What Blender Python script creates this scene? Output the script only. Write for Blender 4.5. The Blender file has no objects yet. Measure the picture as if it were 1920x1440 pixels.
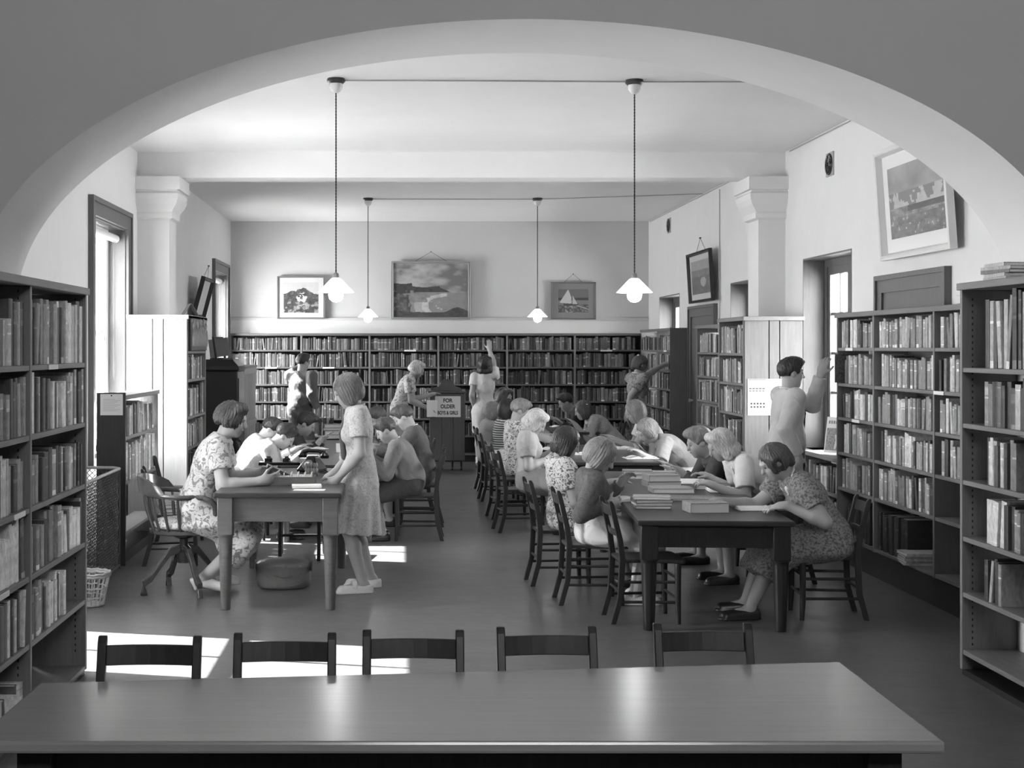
import bpy, math, random
import numpy as np
from mathutils import Vector, Matrix
sc = bpy.context.scene
COL = sc.collection
# ------------------------------------------------------------------ camera, world, sun, big lights, exposure
CAMZ, F, VX, VY = 1.65, 2700.0, 750.0, 652.0
cam = bpy.data.cameras.new('camera'); camo = bpy.data.objects.new('camera', cam); COL.objects.link(camo)
camo.location = (0, 0, CAMZ); camo.rotation_euler = (math.pi/2, 0, 0)
cam.sensor_width = 36; cam.lens = F/1920*36
cam.shift_x = (960-VX)/1920; cam.shift_y = -(720-VY)/1920
cam.clip_start = .05; cam.clip_end = 200
sc.camera = camo
vs = sc.view_settings
vs.view_transform = 'Standard'; vs.look = 'None'; vs.gamma = 1; vs.use_curve_mapping = False
vs.exposure = EXPOSURE = 1.75
w = bpy.data.worlds.new('sky'); sc.world = w; w.use_nodes = True
bg = w.node_tree.nodes['Background']; bg.inputs[0].default_value = (1, 1, 1, 1); bg.inputs[1].default_value = 11.0
def light(name, typ, loc, energy, **k):
    l = bpy.data.lights.new(name, typ); l.energy = energy
    o = bpy.data.objects.new(name, l); COL.objects.link(o); o.location = loc
    for a, v in k.items():
        if a == 'rot': o.rotation_euler = v
        elif a == 'portal': l.cycles.is_portal = v
        else: setattr(l, a, v)
    return o
sun = light('sun', 'SUN', (-8, 8, 9), 26.0, angle=.009)
sun.rotation_euler = Vector((1, -.25, -.93)).to_track_quat('-Z', 'Y').to_euler()
XL, XR, YB, ZC = -2.48, 3.64, 21.08, 3.5          # reading room shell
YA, YA2 = 6.58, 7.34                                # arch wall, near and far face
WL = [(7.45, 8.75, .55, 2.72), (11.6, 13.0, .8, 2.72), (19.15, 20.5, .8, 2.68)]   # left windows y0 y1 z0 z1
WR = [(11.6, 13.0, .75, 2.45), (14.75, 15.85, .8, 2.36), (18.75, 20.2, .8, 2.36)]
for i, (a, b, c, d) in enumerate(WL):
    light('window_daylight', 'AREA', (XL-.3, (a+b)/2, (c+d)/2), 1, shape='RECTANGLE', size=d-c, size_y=b-a, rot=(0, -math.pi/2, 0), portal=True)
for i, (a, b, c, d) in enumerate(WR):
    light('window_daylight', 'AREA', (XR+.3, (a+b)/2, (c+d)/2), 1, shape='RECTANGLE', size=d-c, size_y=b-a, rot=(0, math.pi/2, 0), portal=True)
light('window_daylight', 'AREA', (1.0, -2.35, 4.3), 1, shape='RECTANGLE', size=2.4, size_y=.8, rot=(math.pi/2, 0, 0), portal=True)  # portal for an added, unseen opening behind the camera, set high for fill

# ------------------------------------------------------------------ helpers
def at(px, py, D):
    return Vector(((px-VX)*D/F, D, CAMZ-(py-VY)*D/F))
def on(px, py, z=0.0):
    return at(px, py, (CAMZ-z)*F/(py-VY))
def tag(o, label=None, cat=None, group=None, kind=None):
    if label: o['label'] = label
    if cat: o['category'] = cat
    if group: o['group'] = group
    if kind: o['kind'] = kind
    return o
def empty(name, loc=(0, 0, 0), rz=0.0, label=None, cat=None, group=None):
    o = bpy.data.objects.new(name, None); COL.objects.link(o)
    o.location = loc; o.rotation_euler = (0, 0, rz); o.empty_display_size = .1
    return tag(o, label, cat, group)
class MB:
    def __init__(s): s.v = []; s.f = []; s.m = []; s.c = []; s.use_c = False
    def add(s, vs, fs, mi=0, col=None):
        n = len(s.v); s.v += [tuple(x) for x in vs]
        for k, f in enumerate(fs):
            s.f.append(tuple(i+n for i in f)); s.m.append(mi)
            c = col[k] if isinstance(col, list) else col
            if c is not None: s.use_c = True
            s.c.append(1.0 if c is None else c)
        return s
    def box(s, x0, x1, y0, y1, z0, z1, M=None, mi=0, col=None):
        V = [Vector((x, y, z)) for z in (z0, z1) for y in (y0, y1) for x in (x0, x1)]
        if M is not None: V = [M @ q for q in V]
        return s.add(V, [(0, 2, 3, 1), (4, 5, 7, 6), (0, 1, 5, 4), (2, 6, 7, 3), (0, 4, 6, 2), (1, 3, 7, 5)], mi, col)
    def bar(s, p, q, w, d, up=(0, 0, 1), mi=0, w2=None, d2=None):
        p, q = Vector(p), Vector(q); a = (q-p).normalized(); u = Vector(up)
        x = a.cross(u)
        if x.length < 1e-4: x = a.cross(Vector((0, 1, 0)))
        x.normalize(); y = x.cross(a)
        V = []
        for c, ww, dd in ((p, w, d), (q, w2 or w, d2 or d)):
            V += [c+x*ww/2+y*dd/2, c-x*ww/2+y*dd/2, c-x*ww/2-y*dd/2, c+x*ww/2-y*dd/2]
        return s.add(V, [(0, 1, 2, 3), (7, 6, 5, 4), (0, 4, 5, 1), (1, 5, 6, 2), (2, 6, 7, 3), (3, 7, 4, 0)], mi)
    def tube(s, pts, r, n=8, mi=0, closed=False, col=None):
        pts = [Vector(p) for p in pts]; m = len(pts)
        R = list(r) if isinstance(r, (list, tuple)) else [r]*m
        V = []; pu = None
        for i, p in enumerate(pts):
            a = (pts[(i+1) % m]-pts[i-1]) if closed else (pts[min(i+1, m-1)]-pts[max(i-1, 0)])
            a.normalize()
            if pu is None:
                u = a.cross(Vector((0, 0, 1)))
                if u.length < 1e-3: u = a.cross(Vector((1, 0, 0)))
            else: u = pu-a*pu.dot(a)
            u.normalize(); pu = u; q = a.cross(u)
            V += [p+(u*math.cos(t)+q*math.sin(t))*R[i] for t in [2*math.pi*k/n for k in range(n)]]
        Fs = []
        for i in range(m if closed else m-1):
            A = i*n; B = ((i+1) % m)*n
            Fs += [(A+k, A+(k+1) % n, B+(k+1) % n, B+k) for k in range(n)]
        if not closed: Fs += [tuple(range(n))[::-1], tuple(range((m-1)*n, m*n))]
        return s.add(V, Fs, mi, col)
    def lathe(s, prof, c=(0, 0, 0), n=20, mi=0, sx=1, sy=1, cap=True):
        c = Vector(c); V = []; m = len(prof)
        for r, z in prof:
            V += [c+Vector((r*sx*math.cos(2*math.pi*k/n), r*sy*math.sin(2*math.pi*k/n), z)) for k in range(n)]
        Fs = []
        for i in range(m-1):
            Fs += [(i*n+k, i*n+(k+1) % n, (i+1)*n+(k+1) % n, (i+1)*n+k) for k in range(n)]
        if cap: Fs += [tuple(range(n))[::-1], tuple(range((m-1)*n, m*n))]
        return s.add(V, Fs, mi)
    def prism(s, poly, p0, ax, u, v, mi=0):
        """polygon (list of 2d) in the plane u,v at p0, extruded along vector ax"""
        p0, ax, u, v = Vector(p0), Vector(ax), Vector(u), Vector(v); n = len(poly)
        V = [p0+u*a+v*b for a, b in poly]; V += [q+ax for q in V]
        Fs = [tuple(range(n)), tuple(range(n, 2*n))[::-1]]+[(i, i+n, (i+1) % n+n, (i+1) % n) for i in range(n)]
        return s.add(V, Fs, mi)
    def build(s, name, mats, parent=None, smooth=None, bevel=0, **t):
        me = bpy.data.meshes.new(name); me.from_pydata([tuple(x) for x in s.v], [], s.f)
        for m in (mats if isinstance(mats, (list, tuple)) else [mats]): me.materials.append(m)
        me.polygons.foreach_set('material_index', s.m)
        if s.use_c:
            a = me.color_attributes.new('col', 'FLOAT_COLOR', 'CORNER'); out = []
            for f, c in zip(s.f, s.c):
                if isinstance(c, (tuple, list)):
                    for x in c: out += [x, x, x, 1]
                else: out += [c, c, c, 1]*len(f)
            a.data.foreach_set('color', out)
        me.update()
        import bmesh
        if smooth is not None:
            me.polygons.foreach_set('use_smooth', [True]*len(s.f)); me.set_sharp_from_angle(angle=math.radians(smooth))
        o = bpy.data.objects.new(name, me); COL.objects.link(o)
        if parent is not None: o.parent = parent
        if bevel:
            b = o.modifiers.new('edge', 'BEVEL'); b.width = bevel; b.segments = 2; b.limit_method = 'ANGLE'; b.angle_limit = .7
        return tag(o, **t)
def dup(root, loc, rz, label=None, group=None):
    r = root.copy(); COL.objects.link(r); r.location = loc; r.rotation_euler = (0, 0, rz)
    if label: r['label'] = label
    if group: r['group'] = group
    for ch in list(root.children):
        c = ch.copy(); COL.objects.link(c); c.parent = r
        for g in ch.children:
            d = g.copy(); COL.objects.link(d); d.parent = c
    return r
ORD = 'first second third fourth fifth sixth seventh eighth ninth tenth eleventh twelfth thirteenth fourteenth fifteenth sixteenth seventeenth eighteenth nineteenth twentieth'.split()
ORD += ['twenty-'+x for x in ORD[:9]]+['thirtieth']+['thirty-'+x for x in ORD[:9]]+['fortieth']+['forty-'+x for x in ORD[:9]]
# ------------------------------------------------------------------ materials (all greys: the photograph is black and white)
MATS = {}
def M(name, v=.5, rough=.6, kind='plain', scale=1.0, v2=None, bump=0.0, coat=0.0, spec=.5):
    if name in MATS: return MATS[name]
    m = bpy.data.materials.new(name); m.use_nodes = True; MATS[name] = m
    nt = m.node_tree; N = nt.nodes; L = nt.links; b = N['Principled BSDF']
    b.inputs['Roughness'].default_value = rough; b.inputs['Specular IOR Level'].default_value = spec
    if coat: b.inputs['Coat Weight'].default_value = coat; b.inputs['Coat Roughness'].default_value = .12
    b.inputs['Base Color'].default_value = (v, v, v, 1)
    v2 = v*.6 if v2 is None else v2
    tc = N.new('ShaderNodeTexCoord')
    def ramp(src, stops):
        r = N.new('ShaderNodeValToRGB'); e = r.color_ramp.elements
        while len(e) < len(stops): e.new(.5)
        for x, (p, c) in zip(e, stops): x.position = p; x.color = (c, c, c, 1)
        L.new(src, r.inputs[0]); return r.outputs[0]
    def mapping(sx, sy, sz, src='Object'):
        mp = N.new('ShaderNodeMapping'); mp.inputs['Scale'].default_value = (sx, sy, sz); L.new(tc.outputs[src], mp.inputs[0]); return mp.outputs[0]
    def noise(vec, s, det=4, ro=.6, dist=0.0):
        n = N.new('ShaderNodeTexNoise'); n.inputs['Scale'].default_value = s; n.inputs['Detail'].default_value = det
        n.inputs['Roughness'].default_value = ro; n.inputs['Distortion'].default_value = dist; L.new(vec, n.inputs['Vector']); return n.outputs['Fac']
    def dobump(h, st, d=.01):
        bp = N.new('ShaderNodeBump'); bp.inputs['Strength'].default_value = st; bp.inputs['Distance'].default_value = d
        L.new(h, bp.inputs['Height']); L.new(bp.outputs[0], b.inputs['Normal'])
    base = b.inputs['Base Color']
    if kind == 'plaster':
        n = noise(mapping(1, 1, 1), 3*scale, 8); L.new(ramp(n, [(.3, v*.96), (.7, v)]), base)
        dobump(noise(mapping(1, 1, 1), 60, 5), .15 if not bump else bump, .004)
    elif kind in ('woodz', 'woodx', 'woody'):
        k = {'woodz': (9, 9, .7), 'woodx': (.7, 9, 9), 'woody': (9, .7, 9)}[kind]
        n = noise(mapping(*[q*scale for q in k]), 6, 6, .65, .6); L.new(ramp(n, [(.25, v2), (.75, v)]), base)
        if bump: dobump(n, bump, .003)
    elif kind == 'vcol':
        a = N.new('ShaderNodeVertexColor'); a.layer_name = 'col'
        n = noise(mapping(60, 60, 25), 1.0*scale, 5, .7); r = ramp(n, [(.3, .55), (.55, 1.0), (.8, 1.25)])
        mx = N.new('ShaderNodeMix'); mx.data_type = 'RGBA'; mx.blend_type = 'MULTIPLY'; mx.inputs[0].default_value = 1
        L.new(a.outputs[0], mx.inputs[6]); L.new(r, mx.inputs[7]); L.new(mx.outputs[2], base)
    elif kind == 'print':
        a = N.new('ShaderNodeVertexColor'); a.layer_name = 'col'; L.new(a.outputs[0], base)
    elif kind == 'floral':
        n = noise(mapping(1, 1, 1), 26*scale, 3, .5, 1.6); L.new(ramp(n, [(.36, v2), (.43, v2), (.47, v), (.58, v), (.62, v*.72), (.68, v)]), base)
    elif kind == 'speckle':
        n = noise(mapping(1, 1, 1), 75*scale, 2, .5, .4); L.new(ramp(n, [(.38, v2), (.55, v)]), base)
    elif kind == 'stripe':
        wv = N.new('ShaderNodeTexWave'); wv.bands_direction = 'Z'; wv.inputs['Scale'].default_value = 8*scale; wv.inputs['Distortion'].default_value = .6
        L.new(tc.outputs['Object'], wv.inputs['Vector']); L.new(ramp(wv.outputs['Fac'], [(.42, v2), (.5, v)]), base)
    elif kind == 'hair':
        n = noise(mapping(1, 1, .25), 70*scale, 4, .7, .5); L.new(ramp(n, [(.25, v2), (.75, v)]), base); dobump(n, .5, .006)
    elif kind == 'cloth':
        n = noise(mapping(1, 1, 1), 7*scale, 4, .55, .8); L.new(ramp(n, [(.2, v*.86), (.7, v)]), base); dobump(n, .55, .03)
    elif kind == 'floor':
        n = noise(mapping(1.0, 1.7, 1), 7.0, 10, .75, .5); n2 = noise(mapping(.9, 1.3, 1), 1.2, 6, .6)
        L.new(ramp(n, [(.3, v2), (.7, v)]), base)
        mr = N.new('ShaderNodeMapRange'); mr.inputs[1].default_value = .35; mr.inputs[2].default_value = .7; mr.inputs[3].default_value = rough*.8; mr.inputs[4].default_value = rough*1.3
        mr.inputs[3].default_value = rough*.92; mr.inputs[4].default_value = rough*1.12; L.new(n2, mr.inputs[0]); L.new(mr.outputs[0], b.inputs['Roughness'])
    elif kind == 'glass':
        for l in list(b.outputs[0].links): L.remove(l)
        tr = N.new('ShaderNodeBsdfTransparent'); gl = N.new('ShaderNodeBsdfGlossy'); gl.inputs['Roughness'].default_value = .02
        mx = N.new('ShaderNodeMixShader'); mx.inputs[0].default_value = .06
        L.new(tr.outputs[0], mx.inputs[1]); L.new(gl.outputs[0], mx.inputs[2]); L.new(mx.outputs[0], N['Material Output'].inputs[0])
    elif kind == 'emit':
        b.inputs['Emission Color'].default_value = (1, 1, 1, 1); b.inputs['Emission Strength'].default_value = scale
    elif bump:
        dobump(noise(mapping(1, 1, 1), 40*scale, 4), bump, .004)
    return m
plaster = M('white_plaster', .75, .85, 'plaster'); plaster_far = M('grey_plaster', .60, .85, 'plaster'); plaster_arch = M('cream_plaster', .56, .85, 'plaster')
ceilm = M('ceiling_plaster', .80, .9, 'plaster'); dark_paint = M('dark_painted_wood', .13, .45, 'woodz', v2=.10); white_paint = M('white_painted_wood', .8, .5)
wood_shelf = M('shelf_wood', .19, .5, 'woody', v2=.13); wood_shelfx = M('shelf_wood_across', .13, .5, 'woodx', v2=.085); wood_up = M('upright_wood', .20, .5, 'woodz', v2=.14)
wood_dark = M('dark_varnished_wood', .028, .35, 'woodz', v2=.015, spec=.35); wood_desk = M('desk_wood', .12, .35, 'woodx', v2=.07, coat=.1)
wood_top = M('polished_table_top', .045, .3, 'woodx', v2=.03, scale=.6, spec=.35); wood_chair = M('chair_wood', .035, .38, 'woodz', v2=.018, spec=.4)
board_pale = M('pale_boards', .34, .65, 'woodz', v2=.26, scale=.8)
board_mid = M('weathered_boards', .16, .65, 'woodz', v2=.105, scale=.8); black_metal = M('black_metal', .02, .35); black_paint = M('black_lacquer', .012, .3)  # board_mid: the boards darkened in colour to offset strong window light
paper = M('paper', .78, .8); glass = M('window_glass', 1, 0, 'glass'); metal = M('nickel', .45, .3); wire = M('dark_wire', .05, .5)
# ------------------------------------------------------------------ the setting
def struct(mb, name, mat, parent=None, **k):
    o = mb.build(name, mat, parent, **k)
    if parent is None: o['kind'] = 'structure'
    return o
floorm = M('polished_linoleum', .13, .3, 'floor', v2=.07)
m = MB(); m.box(-5, 6.5, -2.6, YB+.4, -.2, 0); struct(m, 'floor', floorm)
m = MB(); m.box(XL-.4, XR+.4, YA2, YB+.4, ZC, ZC+.25); struct(m, 'ceiling', ceilm)
def wall_with_holes(x0, x1, y0, y1, z1, holes):
    m = MB(); y = y0
    for a, b, c, d in sorted(holes):
        m.box(x0, x1, y, a, 0, z1); m.box(x0, x1, a, b, 0, c); m.box(x0, x1, a, b, d, z1); y = b
    return m.box(x0, x1, y, y1, 0, z1)
struct(wall_with_holes(XL-.34, XL, YA2, YB+.4, ZC, WL), 'wall_left', plaster)
struct(wall_with_holes(XR, XR+.34, YA2, YB+.4, ZC, WR), 'wall_right', plaster)
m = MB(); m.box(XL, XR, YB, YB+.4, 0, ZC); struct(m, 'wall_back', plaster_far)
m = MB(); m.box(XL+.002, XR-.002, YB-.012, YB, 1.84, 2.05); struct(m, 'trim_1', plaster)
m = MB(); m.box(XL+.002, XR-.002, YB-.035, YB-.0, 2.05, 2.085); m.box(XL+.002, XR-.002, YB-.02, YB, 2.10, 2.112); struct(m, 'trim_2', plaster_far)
# arch wall
AX, AA, AB, AZ = .58, 2.532, 1.292, 1.86
m = MB(); n = 120; top = 5.0
th = [math.pi-math.pi*i/n for i in range(n+1)]
pts = [(AX+AA*math.cos(t), AZ+AB*math.sin(t)) for t in th]
for (x0, z0), (x1, z1) in zip(pts[:-1], pts[1:]):
    m.add([(x0, YA, z0), (x1, YA, z1), (x1, YA, top), (x0, YA, top)], [(0, 1, 2, 3)])
    m.add([(x0, YA2, z0), (x1, YA2, z1), (x1, YA2, top), (x0, YA2, top)], [(3, 2, 1, 0)])
V = []
for x, z in pts: V += [(x, YA, z), (x, YA2, z)]
m.add(V, [(2*i, 2*i+1, 2*i+3, 2*i+2) for i in range(n)], 1)
m.box(-5, AX-AA, YA, YA2, 0, top); m.box(AX+AA, 6.5, YA, YA2, 0, top); m.box(AX-AA, AX+AA, YA, YA2, top-.02, top)
m.box(AX-AA-.02, AX-AA+.0015, YA+.001, YA2-.001, 0, AZ, None, 1); m.box(AX+AA-.0015, AX+AA+.02, YA+.001, YA2-.001, 0, AZ, None, 1)
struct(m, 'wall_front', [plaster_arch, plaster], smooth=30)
# the room the camera stands in
m = MB(); m.box(-5.3, -5, -2.6, YA, 0, 5); struct(m, 'wall_side', plaster_arch)
m = MB(); m.box(6.5, 6.8, -2.6, YA, 0, 5); struct(m, 'wall_side', plaster_arch)
m = MB(); m.box(-5, 6.5, -2.6, YA, 5, 5.2); struct(m, 'ceiling', plaster_arch)
m = MB(); m.box(-5, -.2, -2.6, -2.3, 0, 5); m.box(2.2, 6.5, -2.6, -2.3, 0, 5); m.box(-.2, 2.2, -2.6, -2.3, 0, 3.9); m.box(-.2, 2.2, -2.6, -2.3, 4.7, 5); struct(m, 'wall_rear', plaster_arch)  # high gap in this wall is added to let in fill light
# beam, columns with moulded capitals
m = MB(); m.box(XL, XR, 13.6, 13.95, 3.257, ZC); struct(m, 'beam', ceilm)
def column(xw, xs, sgn):
    c = empty('column', (xw, 13.8, 0)); c['kind'] = 'structure'
    def prof(pr, z0, z1, name):
        m = MB(); V = []; a = abs(xs-xw)
        for e, z in pr:
            x1 = sgn*(a+e); y0, y1 = -.2-e, .2+e
            V += [(0, y0, z), (x1, y0, z), (x1, y1, z), (0, y1, z)]
        k = len(pr); Fs = []
        for i in range(k-1):
            for j in range(4): Fs.append((i*4+j, i*4+(j+1) % 4, i*4+4+(j+1) % 4, i*4+4+j) if sgn > 0 else (i*4+j, i*4+4+j, i*4+4+(j+1) % 4, i*4+(j+1) % 4))
        Fs += [(3, 2, 1, 0) if sgn > 0 else (0, 1, 2, 3), tuple(range(4*k-4, 4*k)) if sgn > 0 else tuple(range(4*k-4, 4*k))[::-1]]
        m.add(V, Fs); m.build(name, plaster, c)
    prof([(0, 0), (0, 2.9)], 0, 0, 'shaft')
    prof([(.0, 2.86), (.035, 2.875), (.035, 2.915), (.03, 2.93), (.045, 2.96), (.075, 3.0), (.095, 3.05), (.10, 3.10), (.085, 3.12), (.085, 3.135)], 0, 0, 'moulding')
    prof([(.115, 3.135), (.115, 3.257)], 0, 0, 'abacus')
column(XL, -2.18, 1); column(XR, 3.385, -1)
# left sash windows: casing, reveal, sashes, panes, roller blind
def left_window(i, a, b, c, d):
    wd = empty(f'window_{i}', (XL, (a+b)/2, c)); wd['kind'] = 'structure'; hy = (b-a)/2; hz = d-c
    m = MB()
    for s in (-1, 1): m.box(0, .03, min(s*hy, s*(hy+.15)), max(s*hy, s*(hy+.15)), -.1, hz+.15); m.box(.03, .045, min(s*(hy+.11), s*(hy+.15)), max(s*(hy+.11), s*(hy+.15)), -.1, hz+.15)
    m.box(0, .03, -hy, hy, hz, hz+.15); m.box(.03, .045, -hy-.11, hy+.11, hz+.11, hz+.15)
    m.build('casing', dark_paint, wd)
    m = MB(); m.box(-.15, 0, hy-.012, hy, 0, hz); m.box(-.15, 0, -hy, -hy+.012, 0, hz); m.box(-.15, 0, -hy+.012, hy-.012, hz-.012, hz); m.build('reveal', dark_paint, wd)
    m = MB(); m.box(-.3, .06, -hy-.02, hy+.02, -.04, 0); m.build('sill', white_paint, wd)
    h2 = hy-.012
    m = MB(); m.box(-.3, -.15, h2-.10, h2, 0, hz-.012); m.box(-.3, -.15, -h2, -h2+.10, 0, hz-.012); m.box(-.3, -.15, -h2+.1, h2-.1, hz-.1, hz-.012); m.build('frame', white_paint, wd)
    for nm, z0, z1, x in (('lower_sash', .0, hz*.52, -.2), ('upper_sash', hz*.5, hz-.1, -.25)):
        m = MB()
        for s in (-1, 1): m.box(x, x+.04, min(s*(h2-.1), s*(h2-.15)), max(s*(h2-.1), s*(h2-.15)), z0, z1)
        m.box(x, x+.04, -h2+.15, h2-.15, z0, z0+.055); m.box(x, x+.04, -h2+.15, h2-.15, z1-.05, z1)
        m.box(x+.005, x+.035, -.012, .012, z0+.055, z1-.05)
        s = m.build(nm, white_paint, wd)
        for q in (-1, 1):
            m = MB(); m.box(x+.015, x+.021, min(q*.012, q*(h2-.15)), max(q*.012, q*(h2-.15)), z0+.055, z1-.05); m.build('pane', glass, s)
    m = MB(); m.tube([(-.08, -h2+.02, hz-.09), (-.08, h2-.02, hz-.09)], .035, 12); m.build('roller_blind', M('blind_cloth', .8, .8), wd, smooth=40)
    m = MB(); m.tube([(-.06, h2-.22, hz-.1), (-.06, h2-.22, hz*.3)], .003, 5); m.tube([(-.06, h2-.16, hz-.1), (-.06, h2-.16, hz*.3)], .003, 5); m.build('blind_cord', black_metal, wd)
for i, q in enumerate(WL): left_window(i+1, *q)
def right_window(i, a, b, c, d):
    wd = empty(f'window_{i}', (XR, (a+b)/2, c)); wd['kind'] = 'structure'; hy = (b-a)/2; hz = d-c
    m = MB(); m.box(-.003, .19, hy-.014, hy, 0, hz); m.box(-.003, .19, -hy, -hy+.014, 0, hz); m.box(-.003, .19, -hy+.014, hy-.014, hz-.014, hz); m.build('reveal', dark_paint, wd)
    m = MB(); m.box(-.05, .3, -hy-.02, hy+.02, -.035, 0); m.build('sill', dark_paint, wd)
    h2 = hy-.014; m = MB()
    for s in (-1, 1): m.box(.19, .27, min(s*h2, s*(h2-.07)), max(s*h2, s*(h2-.07)), 0, hz-.014)
    m.box(.19, .27, -h2+.07, h2-.07, hz-.08, hz-.014); m.box(.19, .27, -h2+.07, h2-.07, 0, .06); m.build('frame', dark_paint, wd)
    k = h2-.07; z1 = hz-.08
    for s in (-1, 1):
        lo, hi = (0.0, k) if s > 0 else (-k, 0.0)
        m = MB(); m.box(.2, .245, lo, lo+.06, .06, z1); m.box(.2, .245, hi-.06, hi, .06, z1); m.box(.2, .245, lo+.06, hi-.06, z1-.07, z1); m.box(.2, .245, lo+.06, hi-.06, .06, .15)
        cs = m.build('casement', dark_paint, wd)
        y = (lo+hi)/2; m = MB(); m.box(.212, .236, y-.012, y+.012, .15, z1-.07); nz = 4; zs = [.15+(z1-.22)*j/nz for j in range(nz+1)]
        for z in zs[1:-1]: m.box(.213, .235, lo+.06, hi-.06, z-.011, z+.011)
        m.build('glazing_bar', dark_paint, cs)
        for j in range(nz):
            for p0, p1 in ((lo+.06, y-.012), (y+.012, hi-.06)):
                m = MB(); m.box(.221, .226, p0, p1, zs[j]+.011*(j > 0), zs[j+1]-.011*(j < nz-1)); m.build('pane', glass, cs)
for i, q in enumerate(WR): right_window(i+4, *q)
# doors on the right wall
def door(i, y0, y1, z):
    d = empty(f'door_{i}', (XR, (y0+y1)/2, 0)); d['kind'] = 'structure'; hy = (y1-y0)/2
    m = MB()
    for s in (-1, 1): m.box(-.035, 0, min(s*hy, s*(hy-.13)), max(s*hy, s*(hy-.13)), 0, z); m.box(-.05, -.035, min(s*hy, s*(hy-.035)), max(s*hy, s*(hy-.035)), 0, z)
    m.box(-.035, 0, -hy+.13, hy-.13, z-.13, z); m.box(-.05, -.035, -hy+.035, hy-.035, z-.035, z); m.build('door_frame', dark_paint, d)
    m = MB(); h = hy-.13; m.box(-.018, 0, -h, h, 0, z-.13); m.build('door_leaf', dark_paint, d)
    for s in (-1, 1):
        for z0, z1 in ((.25, .95), (1.1, z-.3)):
            lo, hi = sorted((s*.06, s*(h-.1))); m = MB(); m.box(-.026, -.018, lo, hi, z0, z1); m.box(-.032, -.026, lo+.03, hi-.03, z0+.03, z1-.03); m.build('panel', dark_paint, d)
    m = MB(); m.tube([(-.02, h-.07, 1.0), (-.07, h-.07, 1.0)], [.012, .025], 10); m.build('door_knob', metal, d)
door(1, 9.5, 10.92, 2.19); door(2, 16.5, 18.0, 2.16)
# surface wiring on the ceiling and down the right wall
def pipe(pts, label, r=.006):
    m = MB(); m.tube(pts, r, 6); o = m.build('conduit', M('grey_conduit', .4, .5), label=label, cat='conduit'); return o
c = pipe([(-.44, 9.9, ZC-.012), (.5, 9.9, ZC-.014), (1.62, 9.95, ZC-.012), (XR-.02, 9.95, ZC-.012)], 'thin grey conduit across the ceiling joining the two nearer lamps')
c = pipe([(-.40, 17.8, ZC-.012), (1.7, 17.8, ZC-.014), (XR-.02, 17.2, ZC-.012)], 'thin grey conduit across the far ceiling joining the two farther lamps')
pipe([(XR-.012, 16.35, ZC-.05), (XR-.012, 16.35, 1.2)], 'thin conduit dropping down the right wall beside the framed picture')
pipe([(XR-.012, 13.4, ZC-.02), (XR-.012, 8.0, ZC-.02)], 'thin conduit along the top of the right wall near side')
pipe([(XR-.012, 20.9, ZC-.02), (XR-.012, 14.1, ZC-.02)], 'thin conduit along the top of the right wall beyond the column')
for y, z, lab in ((12.17, 3.2, 'near the beam'), (19.45, 3.3, 'in the far corner')):
    v = empty('wall_vent', (XR, y, z), 0, f'small ornate dark iron vent high on the right wall {lab}', 'vent', 'right wall vents')
    m = MB(); m.box(-.012, 0, -.1, .1, -.1, .1); m.build('backing', M('vent_grey', .42, .7), v)
    m = MB(); m.tube([(-.016, .085*math.cos(t), .085*math.sin(t)) for t in [k*math.pi/8 for k in range(16)]], .009, 5, closed=True)
    for k in range(8):
        t = k*math.pi/4; m.tube([(-.016, .02*math.cos(t), .02*math.sin(t)), (-.016, .08*math.cos(t+.3), .08*math.sin(t+.3))], .008, 5)
    m.tube([(-.016, .045*math.cos(t), .045*math.sin(t)) for t in [k*math.pi/6 for k in range(12)]], .007, 5, closed=True)
    m.build('grille', black_metal, v)
# pendant lamps
def pendant(x, y, label):
    p = empty('pendant_lamp', (x, y, ZC), 0, label, 'lamp', 'pendant lamps'); b = 2.03-ZC
    m = MB(); m.lathe([(.06, 0), (.065, -.02), (.05, -.035)], n=16); m.build('ceiling_rose', M('rose_wood', .05, .4), p, smooth=40)
    m = MB(); m.lathe([(.043, -.035), (.046, -.06), (.033, -.085), (.012, -.1)], n=16); m.build('rose_cup', M('porcelain', .75, .3), p, smooth=40)
    m = MB(); cp = [(0, 0, -.09+(b+.12+.09)*k/120) for k in range(121)]; m.tube(cp, [.0062 if k % 2 else .0042 for k in range(121)], 6); m.build('cord', M('flex', .03, .7), p)
    m = MB(); m.lathe([(.012, b+.135), (.02, b+.125), (.022, b+.09)], n=12); m.build('lamp_holder', M('brass', .2, .4), p, smooth=40)
    m = MB(); m.lathe([(.022, b+.1), (.035, b+.094), (.124, b+.002), (.122, b), (.032, b+.089), (.02, b+.094)], n=32, cap=False); m.build('lamp_shade', M('opal_glass', .85, .4, 'emit', scale=1.1), p, smooth=40)
    m = MB(); m.lathe([(.012, b+.09), (.02, b+.06), (.045, b+.015), (.052, b-.015), (.045, b-.045), (.025, b-.062), (.004, b-.067)], n=20); m.build('bulb', M('lit_bulb', .9, .3, 'emit', scale=9.0), p, smooth=60)
pendant(-.44, 9.9, 'lit white conical pendant lamp nearer the desk, left of the room'); pendant(1.62, 9.95, 'lit white conical pendant lamp above the near reading table at right')
pendant(-.395, 17.8, 'lit white conical pendant lamp hanging left of the large seascape'); pendant(1.70, 17.8, 'lit white conical pendant lamp just left of the sailing boat picture')
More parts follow.
